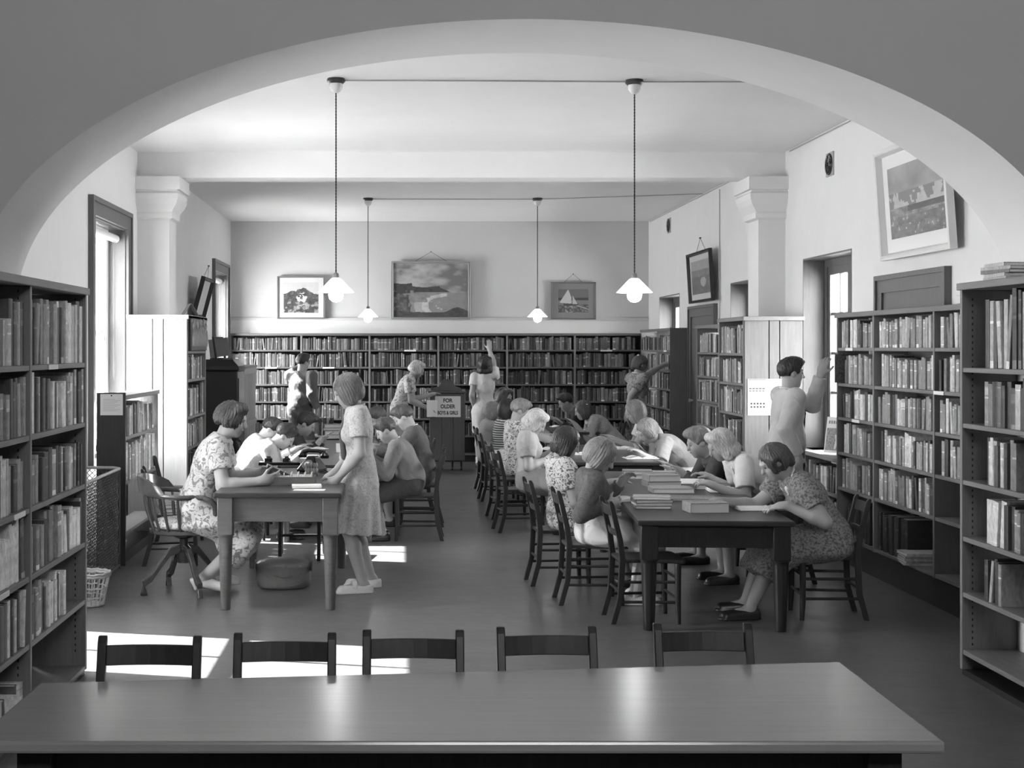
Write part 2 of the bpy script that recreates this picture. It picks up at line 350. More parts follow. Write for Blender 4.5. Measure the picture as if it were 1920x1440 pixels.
# ------------------------------------------------------------------ bookcases and books
BOOKS = []          # every shelved book: (distance, frame, size, shade, label or None)
rng = random.Random(11)
bookm = M('book_cloth', .5, .55, 'vcol'); pagem = M('book_pages', .66, .8)
def bookcase(name, origin, axis, nrm, ups, shelves, depth, top, label, base=0.0, back=False, wood=None, mats=None, group=None, endboard=None, capt=.035, labels=()):
    """origin: front bottom corner at ups=0; axis: unit vector along the front; nrm: outward normal. Shelf z values are top faces."""
    ax, nr = Vector((axis[0], axis[1], 0)), Vector((nrm[0], nrm[1], 0))
    t = empty(name, (origin[0], origin[1], 0), 0, label, 'bookcase', group)
    R = Matrix((ax, -nr, Vector((0, 0, 1)))).transposed().to_4x4()     # local x along, y into the case, z up
    if R.to_3x3().determinant() < 0: pass
    up, sh = wood_up, wood_shelf if abs(axis[1]) > .5 else wood_shelfx
    L0, L1 = ups[0], ups[-1]
    def part(m, n, mt): 
        o = m.build(n, mt, t, bevel=.003 if top < 3 else 0)
        if R.to_3x3().determinant() < 0: o.data.flip_normals()
        return o
    for u in ups:
        m = MB(); m.box(u-.014, u+.014, 0, depth, base, top-capt, R); part(m, 'upright', up)
    m = MB(); m.box(L0-.03, L1+.03, -.012, depth, top-capt, top, R); part(m, 'top_board', sh)
    for a, b in zip(ups[:-1], ups[1:]):
        for z in shelves:
            m = MB(); m.box(a+.0142, b-.0142, .004, depth, z-.024, z, R); part(m, 'shelf', sh)
    if base > .03:
        m = MB(); m.box(L0, L1, .03, depth, 0, base-.0, R); part(m, 'plinth', wood_dark)
    if back:
        m = MB(); m.box(L0, L1, depth, depth+.012, base, top-capt, R); part(m, 'back_panel', wood_dark)
    for u, z in labels:
        m = MB(); m.box(u, u+.17, -.003, .0035, z-.024, z-.001, R); part(m, 'shelf_label', paper)
    return t
def fill(origin, axis, nrm, a, b, z, h, depth, where=None, avg=.036, fillto=1.0, tall=(.72, .95), shade=None, lean=.08, dark=.35, left_first=True, gain=1.0):
    """rows of upright books between a and b along the axis on the shelf top z; clear height h"""
    ax, nr = Vector((axis[0], axis[1], 0)), Vector((nrm[0], nrm[1], 0))
    u = a+.016; end = a+(b-a)*fillto-.02; row = []; blk = 0; bh = rng.uniform(*tall); bs = None
    while True:
        if blk <= 0: blk = rng.randint(2, 7); bh = rng.uniform(*tall); bs = rng.random(); bt = avg*rng.uniform(.65, 1.3)
        blk -= 1
        th = bt*rng.uniform(.75, 1.3); hh = h*min(.97, bh*rng.uniform(.93, 1.06)); dp = min(depth-.03, hh*rng.uniform(.6, .75))
        ti = 0.0
        if rng.random() < lean: ti = rng.uniform(.05, .16)*rng.choice((-1, 1, 1))
        wd = th*math.cos(ti)+hh*abs(math.sin(ti))*.9
        if u+wd > end: break
        s0 = bs*.7+rng.random()*.3
        if shade: sh = rng.uniform(*shade)
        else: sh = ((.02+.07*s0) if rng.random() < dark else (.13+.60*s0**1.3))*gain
        uc = u+(wd-th*math.cos(ti) if ti < 0 else 0)
        row.append((uc, th, hh, dp, ti, sh)); u += wd+.0012
        if rng.random() < .02: u += rng.uniform(.02, .05)
    n = len(row)
    for i, (u, th, hh, dp, ti, sh) in enumerate(row):
        p = Vector((origin[0], origin[1], 0))+ax*u-nr*rng.uniform(.012, .035); p.z = z+.0006
        k = i if left_first else n-1-i
        lab = None
        if where:
            tone = 'dark' if sh < .08 else 'mid grey' if sh < .2 else 'light grey' if sh < .36 else 'pale'
            lab = f'{tone} {"thick" if th > .042 else "slim" if th < .026 else "upright"} book, {ORD[k]} from left, {where}'
        BOOKS.append((p.y, p, ax, nr, th, hh, dp, ti, sh, lab))
def book_geo(m, th, hh, dp, sh, rnd, T=None, simple=False):
    """a standing book: rounded spine at y=0 facing -y, boards, page block; local x thickness 0..th, y depth, z up"""
    c = .0025; V = []; Fs = []; cols = []
    nseg = 2 if simple else 4
    arc = [(th/2-th/2*math.cos(math.pi*i/nseg), -.0045*math.sin(math.pi*i/nseg) if th > .01 else 0) for i in range(nseg+1)]
    zs = [0, .08, .11, .62, .66, .70, .86, .89, 1.0]; band = [1, rnd.uniform(.6, 1.7), 1, rnd.choice((1, 1, 2.2)), rnd.choice((1, 2.6)), rnd.choice((1, 1, 1.8)), rnd.uniform(.7, 2.4), 1]
    if rnd.random() < .22: band[0] = band[1] = 4.0          # paper shelf mark at the foot of the spine
    if rnd.random() < .4: band = [1]*8; band[2] = rnd.uniform(.9, 1.2)
    if simple: zs = [0, .1, .2, .62, .72, 1.0]; band = [band[1], 1, band[2], band[4], 1]
    k = len(arc)
    for z in zs: V += [(x, y, z*hh) for x, y in arc]
    for j in range(len(zs)-1):
        for i in range(k-1):
            Fs.append((j*k+i, j*k+i+1, (j+1)*k+i+1, (j+1)*k+i)); cols.append(min(.85, sh*band[j]))
    if T is not None: V = [T @ Vector(q) for q in V]
    m.add(V, Fs, 0, cols)
    n0 = [(0, 0), (0, dp), (c, dp), (c, .002)]
    for xx in (0, th-c): m.box(xx, xx+c, 0, dp, 0, hh, T, 0, sh)
    m.box(c, th-c, .002, dp-.003, .003, hh-.003, T, 1, 1.0)
# far bookcase along the back wall: six bays
upx = [432, 565, 693, 822, 951, 1078, 1205]
ups = [(x-VX)*20.8/F for x in upx]; bz = [1.62, 1.372, 1.124, .876, .628, .38, .12]
B0 = (0, 20.8)
t = bookcase('bookcase', B0, (1, 0), (0, -1), ups, bz, .25, 1.858, 'long dark bookcase of six bays along the far wall', .1, True, labels=[((x-VX)*20.8/F, z) for x, z in ((605, 1.372), (497, 1.372), (758, 1.62), (1126, 1.62))])
tops = [1.82]+[z-.024 for z in bz[:-1]]
for i in range(6):
    for j, z in enumerate(bz[:-1]):
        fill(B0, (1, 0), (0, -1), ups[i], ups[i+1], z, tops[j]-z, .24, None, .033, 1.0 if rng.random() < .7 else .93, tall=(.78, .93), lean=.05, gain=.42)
# returning bookcase in the far right corner, two bays
y0, y1, y2 = 18.09, 19.05, 20.3
B1 = (3.40, y0)
bookcase('bookcase', B1, (0, 1), (-1, 0), [0, y1-y0, y2-y0], bz, .235, 1.9, 'dark bookcase with plain end panel standing in the far right corner', .1, labels=[(.3, 1.62)])
m = MB(); m.box(3.385, 3.638, y0-.036, y0-.0145, .0, 1.9); e = m.build('end_panel', M('end_panel_wood', .14, .5, 'woodz', v2=.105)); e.parent = bpy.data.objects['bookcase.001']; e.location = (-3.4, -y0, 0)
for i, (a, b) in enumerate(((0, y1-y0), (y1-y0, y2-y0))):
    for j, z in enumerate(bz[:-1]): fill(B1, (0, 1), (-1, 0), a, b, z, tops[j]-z, .22, None, .033, tall=(.78, .93), gain=.75)
# boarded double bookcases that stand against the two columns
def boarded(x0, x1, y0, y1, sgn, top, zs, label, name):
    """end of pale boards facing the camera at y0, shelves on the face x=x0 (sgn -1) or x1 (sgn +1)"""
    fx = x1 if sgn > 0 else x0; d = x1-x0
    t = bookcase('bookcase', (fx, y0), (0, 1), (sgn, 0), [.015, y1-y0], zs, .24, top, label, .06)
    bx = [x0, x0+d*.42, x0+d*.60, x1]
    for p, q in zip(bx[:-1], bx[1:]):
        m = MB(); m.box(p+.004-fx, q-.004-fx, -.03, -.001, 0, top-.035); m.build('board', board_pale if sgn > 0 else board_mid, t, bevel=.003)
    m = MB(); m.box(x0-fx+.01, x1-fx-.01, -.001, .012, 0, top-.04); m.box((x0 if sgn > 0 else x1-.02)-fx, (x0+.02 if sgn > 0 else x1)-fx, .012, y1-y0, 0, top-.04); m.build('carcass', wood_dark, t)
    m = MB(); m.box(x0-.01-fx, x1+.012-fx, -.045, y1-y0, top-.0348, top+.002); m.build('cap_board', M('cap_wood', .45, .6, 'woodx', v2=.33) if sgn > 0 else wood_shelf, t, bevel=.003)
    return t
TL = (-1.916, 13.0); zL = [1.62, 1.36, 1.02, .74, .46, .12]
boarded(-2.455, -1.916, 13.0, 14.2, 1, 1.945, zL, 'tall bookcase with pale boarded end in front of the left column', 'tall_bookcase')
for j, z in enumerate(zL[1:]): fill(TL, (0, 1), (1, 0), .03, 1.18, z, zL[j]-.024-z, .23, None, .035, tall=(.75, .93))
TR = (3.1, 13.0); zR = [1.60, 1.325, 1.045, .76, .48, .14]
boarded(3.1, 3.632, 13.0, 14.0, -1, 1.93, zR, 'tall bookcase with pale boarded end in front of the right column', 'tall_bookcase')
for j, z in enumerate(zR): fill(TR, (0, 1), (-1, 0), .03, .98, z, ([1.9]+zR)[j]-.024-z, .23, None, .034, tall=(.75, .93))
# narrow case across the blocked door
TD = (3.36, 15.05)
bookcase('bookcase', TD, (0, 1), (-1, 0), [0, 1.25], [1.6, 1.34, 1.07, .8, .53, .14], .22, 1.9, 'narrow bookcase with pale edge standing across the far right door', .06)
m = MB(); m.box(-.03, .22, -.045, -.0145, 0, 1.93); e = m.build('end_panel', board_mid, bpy.data.objects['bookcase.004'])
for j, z in enumerate([1.6, 1.34, 1.07, .8, .53, .14]): fill(TD, (0, 1), (-1, 0), 0, 1.25, z, [1.87, 1.6, 1.34, 1.07, .8, .53][j]-.03-z, .21, None, .034, tall=(.75, .93))
# long case on the right wall, three bays
RO = (3.38, 8.0); ru = [.0, 1.126, 2.29, 3.14]; rz = [1.65, 1.378, 1.118, .85, .58, .218]
bookcase('bookcase', RO, (0, 1), (-1, 0), ru, rz, .245, 1.914, 'long open bookcase of three bays along the right wall', .19, labels=[(2.6, 1.118), (.95, 1.378), (2.75, 1.65)])
bayn = ['nearest', 'middle', 'far']
for i in (2, 1, 0):
    for j, z in enumerate(rz):
        clear = ([1.879]+[q-.024 for q in rz])[j]-z
        wh = f'shelf {"one two three four five six".split()[j]} of {bayn[i]} bay, long right bookcase'
        if i == 0 and j >= 4: continue
        if j == 5:
            fill(RO, (0, 1), (-1, 0), ru[i]+(.5 if i == 1 else .1), ru[i+1], z, clear, .23, wh, .05, .95 if i == 1 else .8, tall=(.74, .82), shade=(.02, .05), lean=0, left_first=False); continue
        fill(RO, (0, 1), (-1, 0), ru[i], ru[i+1], z, clear, .22, wh, .040, (1.0, .97, .99, .95, 1.0)[j], tall=(.74, .93), left_first=False, dark=.2, lean=.04, gain=1.2)  # gain puts extra light on this case into its spine colours
# low case under the right window
LO = (3.40, 11.2)
bookcase('bookcase', LO, (0, 1), (-1, 0), [0, .9], [.5, .16], .22, .79, 'low bookcase beneath the right window behind the standing boy', .12)
for j, z in enumerate([.5, .16]): fill(LO, (0, 1), (-1, 0), 0, .9, z, [.75, .47][j]-z, .21, f'{("upper", "lower")[j]} shelf of the low bookcase beneath right window', .036, left_first=False)
# tall cases along the two jambs of the arch
ho = M('peg_hole', .02, .9)
def jamb_case(fx, sgn, y_end, zs, top, ups, label, lo):
    O = (fx, y_end); t = bookcase('bookcase', O, (0, -1), (sgn, 0), ups, zs, .28, top, label, .03, False, labels=lo)
    m = MB()
    for u in ups:
        for yy in (.05,):
            for k in range(58):
                z = .12+k*.031
                for s in (1, -1): m.box(-sgn*(yy+.006)+0 if sgn > 0 else yy, (-sgn*yy) if sgn > 0 else yy+.006, -u+s*.0143-.0006, -u+s*.0143+.0006, z, z+.012)
    o = m.build('peg_holes', ho, t); o['kind'] = 'stuff'
    m = MB(); m.box(-sgn*.012, -sgn*.28, -ups[-1], -.0, -.0, .03) if sgn < 0 else m.box(-.28, -.012, -ups[-1], 0, 0, .03); m.build('plinth', wood_dark, t)
    return t
LN = (-1.58, 7.27); lz = [1.575, 1.275, .965, .672, .384, .05]; lu = [.014, 1.10, 2.2]
jamb_case(-1.58, 1, 7.27, lz, 1.95, lu, 'tall worn bookcase along the left jamb of the arch', [(.62, 1.575), (1.2, .965), (1.45, .672)])
lf = {(0, 0): (1.0, (.60, .86)), (0, 1): (1, (.8, .97)), (0, 2): (1, (.7, .95)), (0, 3): (1, (.72, .95)), (0, 4): (.58, (.7, .95)), (1, 0): (.95, (.5, .9)), (1, 1): (1, (.6, .9)), (1, 2): (.8, (.7, .95)), (1, 3): (1, (.75, .95)), (1, 4): (.95, (.7, .93)), (1, 5): (.6, (.5, .6))}
for (i, j), (ft, tl) in lf.items():
    clear = ([1.915]+[q-.024 for q in lz])[j]-lz[j]
    wh = f'shelf {"one two three four five six".split()[j]} of {("far", "near")[i]} bay, left jamb bookcase'
    a, b = lu[i], lu[i+1]
    if ft < .9 and i == 0: a = a+(b-a)*(1-ft)*.82; ft = 1
    fill(LN, (0, -1), (1, 0), a, b, lz[j], clear, .25, wh, .046, ft, tall=tl, left_first=False, dark=.28, shade=None, gain=1.4)  # gain lifts the spine colours, standing in for stronger light here
RN = (2.83, 7.28); nz = [1.55, 1.27, .985, .70, .42, .13]
jamb_case(2.83, -1, 7.28, nz, 1.975, [.014, 1.1], 'tall bookcase along the right jamb of the arch', [])
for j, ft in ((2, .5), (3, .9), (0, .8), (1, .85), (4, .3)):
    clear = ([1.94]+[q-.024 for q in nz])[j]-nz[j]
    fill(RN, (0, -1), (-1, 0), .25, 1.08, nz[j], clear, .25, f'shelf {"one two three four five six".split()[j]} of the right jamb bookcase', .045, ft, left_first=True)
# low case under the left window
WO = (-2.08, 10.92)
lwz = [.97, .63, .25]
bookcase('bookcase', WO, (0, 1), (1, 0), [0, 1.45], lwz, .2, 1.29, 'low dark-ended bookcase beneath the left window', .08)
m = MB(); m.box(-.215, .004, -.034, -.0145, 0, 1.31); m.build('end_panel', wood_dark, bpy.data.objects['bookcase.009'])
for j, z in enumerate(lwz[:2]): fill(WO, (0, 1), (1, 0), 0, 1.45, z, ([1.255]+[q-.024 for q in lwz])[j]-z, .19, f'{("upper", "lower")[j]} shelf of the low bookcase beneath left window', .036, tall=(.75, .93), dark=.2)
# individual books (largest in the picture), the rest as one mass
def vis(p, h):
    x = VX+p.x*F/p.y; y = VY-(p.z+h/2-CAMZ)*F/p.y
    return -10 < x < 1930 and y < 1400
cand = sorted([b for b in BOOKS if b[9] and vis(b[1], b[5])], key=lambda b: -(b[5]*(b[4]+.01)/b[0]**2))
solo = cand[:272]; sids = {id(b) for b in solo}
rb = random.Random(5)
def book_mat(p, ax, nr, ti):
    R = Matrix((ax, -nr, Vector((0, 0, 1)))).transposed().to_4x4()
    return Matrix.Translation(p) @ R @ Matrix.Rotation(ti, 4, 'Y')
for b in solo:
    D, p, ax, nr, th, hh, dp, ti, sh, lab = b; m = MB(); T = book_mat(Vector((0, 0, 0)), ax, nr, ti); book_geo(m, th, hh, dp, sh, rb, T)
    o = m.build('book', [bookm, pagem], label=lab, cat='book', group='shelved books')
    if T.to_3x3().determinant() < 0: o.data.flip_normals()
    o.location = p
    if ti < 0: o.location.z += 0
m = MB()
for b in BOOKS:
    if id(b) in sids: continue
    D, p, ax, nr, th, hh, dp, ti, sh, lab = b
    if p.y < 5.2: continue
    T = book_mat(p, ax, nr, ti); k = len(m.f); book_geo(m, th, hh, dp, sh, rb, T, D > 12)
    if T.to_3x3().determinant() < 0: m.f[k:] = [f[::-1] for f in m.f[k:]]
o = m.build('shelved_books', [bookm, pagem], label='rows of small cloth bound books filling the farther library shelves', cat='books', kind='stuff')
# ------------------------------------------------------------------ tables, chairs, desk
def table(name, cx, cy, lx, ly, z, rz, label, top, leg, inset=.09, apron=.14, ls=.10, cut=.22, poly=None):
    """lx across, ly along; legs square at the top, turned and tapered below"""
    t = empty(name, (cx, cy, 0), rz, label, 'table'); hx, hy = lx/2, ly/2
    m = MB()
    if poly: m.prism(poly, (0, 0, z-.032), (0, 0, .032), (1, 0, 0), (0, 1, 0))
    else: m.box(-hx, hx, -hy, hy, z-.032, z)
    m.build('tabletop', top, t, bevel=.008)
    ix, iy = hx-inset, hy-inset
    for s in (-1, 1):
        m = MB(); m.box(-ix+.0, ix, s*iy-.014, s*iy+.014, z-.033-apron, z-.033); m.build('apron', leg, t, bevel=.003)
        m = MB(); m.box(s*ix-.014, s*ix+.014, -iy, iy, z-.033-apron, z-.033); m.build('apron', leg, t, bevel=.003)
    for sx in (-1, 1):
        for sy in (-1, 1):
            m = MB(); x, y = sx*ix, sy*iy; h = ls/2; zc = z-.033-cut
            m.box(x-h, x+h, y-h, y+h, zc, z-.033)
            m.lathe([(h*.62, 0), (h*.66, .01), (h*.80, zc*.5), (h*.93, zc-.03), (h*.97, zc-.012), (h*1.2, zc)], (x, y, 0), 18)
            m.build('leg', leg, t, smooth=40, bevel=.004)
    return t
# librarian's desk (left), X -1.167..-.37, depth 9.0..10.85
desk = table('library_desk', -.768, 9.93, .80, 1.86, .743, 0, 'brown wooden library desk with turned legs at left of the room', wood_top, wood_desk, .07, .155, .095, .235)
# tall narrow front table seen across the bottom of the picture
ft_poly = [(-1.09, 3.655), (1.385, 3.655), (1.405, 4.59), (-1.075, 4.30)]
front = table('reading_table', .155, 4.05, 2.42, .70, .65, .0, 'long bare polished table across the foreground', M('front_table_top', .30, .2, 'woodx', v2=.26, scale=.5), wood_dark, .1, .12, .09, .2, poly=[(x-.155, y-4.05) for x, y in ft_poly])
R1A = -math.radians(3.4)
table('reading_table', 1.93, 10.0, .90, 3.35, .648, R1A, 'long dark reading table strewn with books, nearest on the right', wood_top, wood_dark, .07, .13, .10, .2)
table('reading_table', 1.93, 13.75, .90, 2.3, .648, -math.radians(2), 'dark reading table in the middle of the right row', wood_top, wood_dark, .07, .13, .09, .2)
table('reading_table', 2.02, 17.5, .66, 1.2, .66, 0, 'small dark reading table farthest back on the right', wood_top, M('mid_wood', .09, .4, 'woodx', v2=.06), .06, .13, .08, .2)
table('reading_table', -.62, 13.8, .84, 3.3, .66, 0, 'long reading table behind the library desk on the left', wood_top, wood_desk, .07, .13, .09, .2)
def make_chair(label, h=.735, w=.335, d=.36, sh=.385, mat=None):
    mt = mat or wood_chair
    c = empty('wooden_chair', (0, 0, 0), 0, label, 'chair', 'wooden school chairs'); hw = w/2
    # local: faces +x; rear posts at x=-d/2
    for s in (-1, 1):
        y = s*(hw-.017); m = MB(); pr = [(-.055, 0), (-.012, .16), (0, sh), (-.015, sh+.12), (-.065, h-.02), (-.072, h)]
        V = []; tk = [.032, .034, .036, .033, .028, .016]
        for (x, z), t in zip(pr, tk): V += [(-d/2+x-t/2, y-.014, z), (-d/2+x+t/2, y-.014, z), (-d/2+x+t/2, y+.014, z), (-d/2+x-t/2, y+.014, z)]
        k = len(pr); Fs = [(i*4+j, i*4+(j+1) % 4, i*4+4+(j+1) % 4, i*4+4+j) for i in range(k-1) for j in range(4)]+[(3, 2, 1, 0), tuple(range(4*k-4, 4*k))]
        m.add(V, Fs); m.build('rear_post', mt, c, bevel=.004)
        m = MB(); y2 = s*(hw+.005); m.tube([(d/2-.025, y2, 0), (d/2-.03, y2, .12), (d/2-.03, y2, sh-.04), (d/2-.03, y2, sh-.022)], [.014, .018, .02, .018], 10); m.build('front_leg', mt, c, smooth=40)
        for z in (.13, .25):
            m = MB(); m.tube([(-d/2-.015, y, z), (d/2-.03, y2, z)], .009, 7); m.build('side_rung', mt, c, smooth=40)
    m = MB(); q = d/2+.02; m.prism([(-d/2-.01, -hw+.032), (q-.02, -hw-.025), (q, -hw-.005), (q, hw+.005), (q-.02, hw+.025), (-d/2-.01, hw-.032)], (0, 0, sh-.022), (0, 0, .022), (1, 0, 0), (0, 1, 0)); m.build('seat', mt, c, bevel=.005)
    def slat(z0, z1, x0, x1, nm):
        m = MB(); n = 6; V = []
        for i in range(n+1):
            y = -hw+.03+(w-.06)*i/n; b = -.014*math.sin(math.pi*i/n)
            V += [(-d/2+x0+b-.006, y, z0), (-d/2+x0+b+.006, y, z0), (-d/2+x1+b+.006, y, z1), (-d/2+x1+b-.006, y, z1)]
        Fs = [(i*4+j, i*4+4+j, i*4+4+(j+1) % 4, i*4+(j+1) % 4) for i in range(n) for j in range(4)]+[(0, 1, 2, 3), (4*n+3, 4*n+2, 4*n+1, 4*n)]
        m.add(V, Fs); m.build(nm, mt, c, bevel=.003)
    slat(h-.092, h-.03, -.054, -.066, 'top_rail'); slat(sh+.135, sh+.175, -.02, -.028, 'back_rail')
    for z in (.15, .27): 
        m = MB(); m.tube([(d/2-.03, -hw, z), (d/2-.03, hw, z)], .009, 7); m.build('front_rung', mt, c, smooth=40)
    m = MB(); m.tube([(-d/2-.012, -hw+.03, .19), (-d/2-.012, hw-.03, .19)], .009, 7); m.build('rear_rung', mt, c, smooth=40)
    return c
ch0 = make_chair('x')
used = []
def chair(x, y, deg, label, group='wooden school chairs'):
    if not used: ch0.location = (x, y, 0); ch0.rotation_euler = (0, 0, math.radians(deg)); ch0['label'] = label; ch0['group'] = group; used.append(1); return ch0
    return dup(ch0, (x, y, 0), math.radians(deg), label, group)
# five along the front table, backs to the camera's far side (they face the camera)
for k, (px, w_) in enumerate(((282, 0), (535, 0), (773, 0), (1038, 0), (1345, 0))):
    X = (px-VX)*4.58/F; yl = 4.30+.117*(X+1.075)
    chair(X, yl-.005, -90+(0, 1, -1, 2, 1)[k], ('leftmost of the five dark chairs tucked behind the foreground table', 'second from left of the five chairs behind the foreground table', 'middle chair of the five behind the foreground table', 'second from right of the five chairs behind the foreground table', 'rightmost of the five dark chairs behind the foreground table')[k], 'chairs at the foreground table')
chair(1.50, 8.76, 3, 'empty dark chair at the near left corner of the nearest right table')
chair(1.26, 9.38, 2, 'chair under the girl in the grey cardigan'); chair(1.14, 10.12, 4, 'chair under the girl with the white hair flower')
chair(2.60, 8.88, 176, 'chair under the girl reading at the near right corner of table')
chair(2.66, 10.2, 180, 'chair under the wavy haired girl reading at right'); chair(2.70, 11.05, 180, 'chair under the short haired child in dark waistcoat')
chair(1.10, 13.0, 8, 'chair under the fair girl with puffed sleeves'); chair(1.10, 14.0, 8, 'chair under the short haired child in floral blouse')
chair(1.10, 15.6, 4, 'chair under the child in striped jersey'); chair(1.12, 16.7, 4, 'chair under the long haired child farthest in the row')
chair(2.74, 13.5, 180, 'chair under the child writing at middle right table'); chair(2.74, 14.7, 180, 'chair under the fair girl behind the writing child')
chair(2.62, 17.2, 180, 'chair under the girl with comb at farthest table'); chair(2.55, 18.0, 180, 'chair under the dark haired boy at farthest table')
chair(.13, 12.45, 178, 'chair under the grey suited boy at left table'); chair(.16, 13.4, 178, 'chair under the second suited boy at left table'); chair(.1, 14.5, 178, 'chair under the boy farthest along left table')
chair(-1.32, 12.5, 0, 'chair under the boy in sunlit white shirt'); chair(-1.36, 13.3, 0, 'chair under the child in pale shirt behind the sunlit boy'); chair(-1.36, 14.3, 0, 'chair under the dark haired boy at left table')
chair(-.78, 11.38, 90, 'empty chair between the library desk and the left table')
chair(-1.72, 11.05, 8, 'small chair stacked with papers beside the low left bookcase'); chair(-1.9, 12.45, 20, 'pale backed chair behind the swivel chair beside the boarded bookcase')
# swivel chair
sw = empty('swivel_chair', (-1.46, 9.73, 0), math.radians(2), 'dark wooden swivel armchair with spindle back and patterned cushion by the desk', 'chair')
wsw = M('swivel_wood', .075, .25, 'woodx', v2=.045, coat=.5)
for k in range(4):
    a = math.radians(28+90*k); m = MB(); pr = [(.03, .27), (.10, .25), (.17, .17), (.23, .09), (.29, .055), (.305, 0)]; V = []
    for i, (r, z) in enumerate(pr):
        th = (.055, .055, .05, .045, .045, .045)[i]; ux = Vector((math.cos(a), math.sin(a), 0)); uy = Vector((-math.sin(a), math.cos(a), 0))*.018
        off = Vector((0, 0, th)) if i < 5 else ux*-th
        b = ux*r+Vector((0, 0, z)); V += [b-uy, b+uy, b+off+uy, b+off-uy]
    n = len(pr); m.add(V, [(i*4+j, i*4+(j+1) % 4, i*4+4+(j+1) % 4, i*4+4+j) for i in range(n-1) for j in range(4)]+[(3, 2, 1, 0), tuple(range(4*n-4, 4*n))]); m.build('foot', wsw, sw, bevel=.005)
m = MB(); m.lathe([(.045, .2), (.05, .27), (.03, .29), (.028, .36), (.07, .375), (.075, .395)], n=18); m.build('column', black_metal, sw, smooth=40)
m = MB(); m.box(-.14, .14, -.03, .03, .385, .40); m.box(-.03, .03, -.14, .14, .385, .401); m.build('bracket', black_metal, sw)
m = MB(); m.lathe([(.20, .40), (.225, .41), (.228, .432), (.21, .436)], n=28, sx=1.02, sy=1.0); m.build('seat', wsw, sw, smooth=40)
m = MB(); m.lathe([(.17, .438), (.20, .45), (.205, .475), (.18, .497), (.1, .505), (.02, .506)], n=24); m.build('cushion', M('cushion_print', .6, .85, 'floral', v2=.25), sw, smooth=60)
arc = [(-.02+.25*math.cos(t)*(1.02 if math.cos(t) < 0 else 1.0), .265*math.sin(t)) for t in [math.radians(60+240*k/20) for k in range(21)]]
fr_ = [(.205, .225, .44), (.222, .235, .50), (.235, .245, .56), (.232, .255, .61), (.205, .262, .645), (.16, .266, .66)]
pts = fr_+[(x, y, .66+.02*max(0, -x/.25)) for x, y in arc]+[(a, -b, c) for a, b, c in fr_[::-1]]
m = MB(); m.tube(pts, .018, 8); m.build('arm_rail', wsw, sw, smooth=40)
m = MB(); cr = [(-.02+.262*math.cos(t), .275*math.sin(t)) for t in [math.radians(105+150*k/16) for k in range(17)]]; V = []
for i, (x, y) in enumerate(cr):
    e = .12*math.sin(math.pi*i/16)**.5+.006; V += [(x-.018, y, .675), (x+.012, y, .675), (x-.005, y, .675+e), (x-.03, y, .675+e)]
n = len(cr); m.add(V, [(i*4+j, i*4+4+j, i*4+4+(j+1) % 4, i*4+(j+1) % 4) for i in range(n-1) for j in range(4)]+[(0, 1, 2, 3), (4*n-1, 4*n-2, 4*n-3, 4*n-4)]); m.build('crest_rail', wsw, sw, smooth=50)
for k in range(9):
    t = math.radians(88+184*k/8); m = MB(); m.tube([(.195*math.cos(t)-.01, .2*math.sin(t), .43), (.235*math.cos(t)-.015, .245*math.sin(t), .56), (.25*math.cos(t)-.02, .265*math.sin(t), .66)], [.008, .013, .008], 8); m.build('spindle', wsw, sw, smooth=40)
# leather bag beneath the desk
bag = empty('leather_bag', (-.80, 9.9, 0), .05, 'worn brown leather oval bag on the floor beneath the desk', 'bag'); lb = M('worn_leather', .17, .45, 'cloth')
m = MB(); m.lathe([(.15, 0), (.178, .015), (.188, .06), (.19, .13), (.186, .165)], n=36, sx=1, sy=.62); m.build('body', lb, bag, smooth=50)
m = MB(); m.lathe([(.193, .15), (.194, .172), (.17, .19), (.10, .205), (.01, .208)], n=36, sx=1, sy=.62); m.build('lid', M('worn_leather_lid', .22, .4, 'cloth'), bag, smooth=50)
for s in (-1, 1):
    m = MB(); m.prism([(-.05, -.02), (.05, -.02), (.05, .05), (-.05, .05)], (s*.19, 0, .14), (s*.008, 0, 0), (0, 1, 0), (0, 0, 1)); m.build('side_flap', lb, bag)
m = MB(); m.bar((.02, -.121, .10), (.02, -.121, .17), .02, .006); m.build('strap', lb, bag); m = MB(); m.tube([(-.06, -.119, .1), (.0, -.122, .085), (.06, -.119, .1)], .004, 6); m.build('piping', lb, bag)
# things on the desk ---------------------------------------------------------
DZ = .743
ph = empty('telephone', tuple(on(588, 884, DZ)), -.5, 'black dial telephone standing on the library desk', 'telephone'); bk = M('bakelite', .012, .18)
m = MB(); V = []
for s_, z in ((.10, 0), (.10, .02), (.075, .06), (.045, .10), (.04, .115)): V += [(-s_*.85, -s_, z), (s_*.85, -s_, z), (s_*.85*.8, s_*.8, z), (-s_*.85*.8, s_*.8, z)]
m.add(V, [(i*4+j, i*4+(j+1) % 4, i*4+4+(j+1) % 4, i*4+4+j) for i in range(4) for j in range(4)]+[(3, 2, 1, 0), (16, 17, 18, 19)]); m.build('body', bk, ph, bevel=.008)
m = MB(); m.tube([(0, -.075, .045), (0, -.09, .062)], .042, 20); d = m.build('dial', M('dial_grey', .12, .3), ph, smooth=40)
m = MB(); m.tube([(0, -.088, .058), (0, -.0935, .0645)], .02, 14); m.build('dial_centre', paper, d, smooth=40)
m = MB(); m.tube([(-.095, 0, .12), (-.088, 0, .14), (-.045, 0, .152), (.045, 0, .152), (.088, 0, .14), (.095, 0, .12)], [.02, .02, .014, .014, .02, .02], 10)
for s in (-1, 1): m.lathe([(.03, 0), (.034, .02), (.02, .04)], (s*.095, 0, .10), 14)
m.build('handset', bk, ph, smooth=40)
m = MB(); m.tube([(.09, .0, .02), (.14, -.03, .005), (.16, -.06, .005), (.12, -.1, .005), (.18, -.12, .005)], .005, 6); m.build('cord', bk, ph, smooth=40)
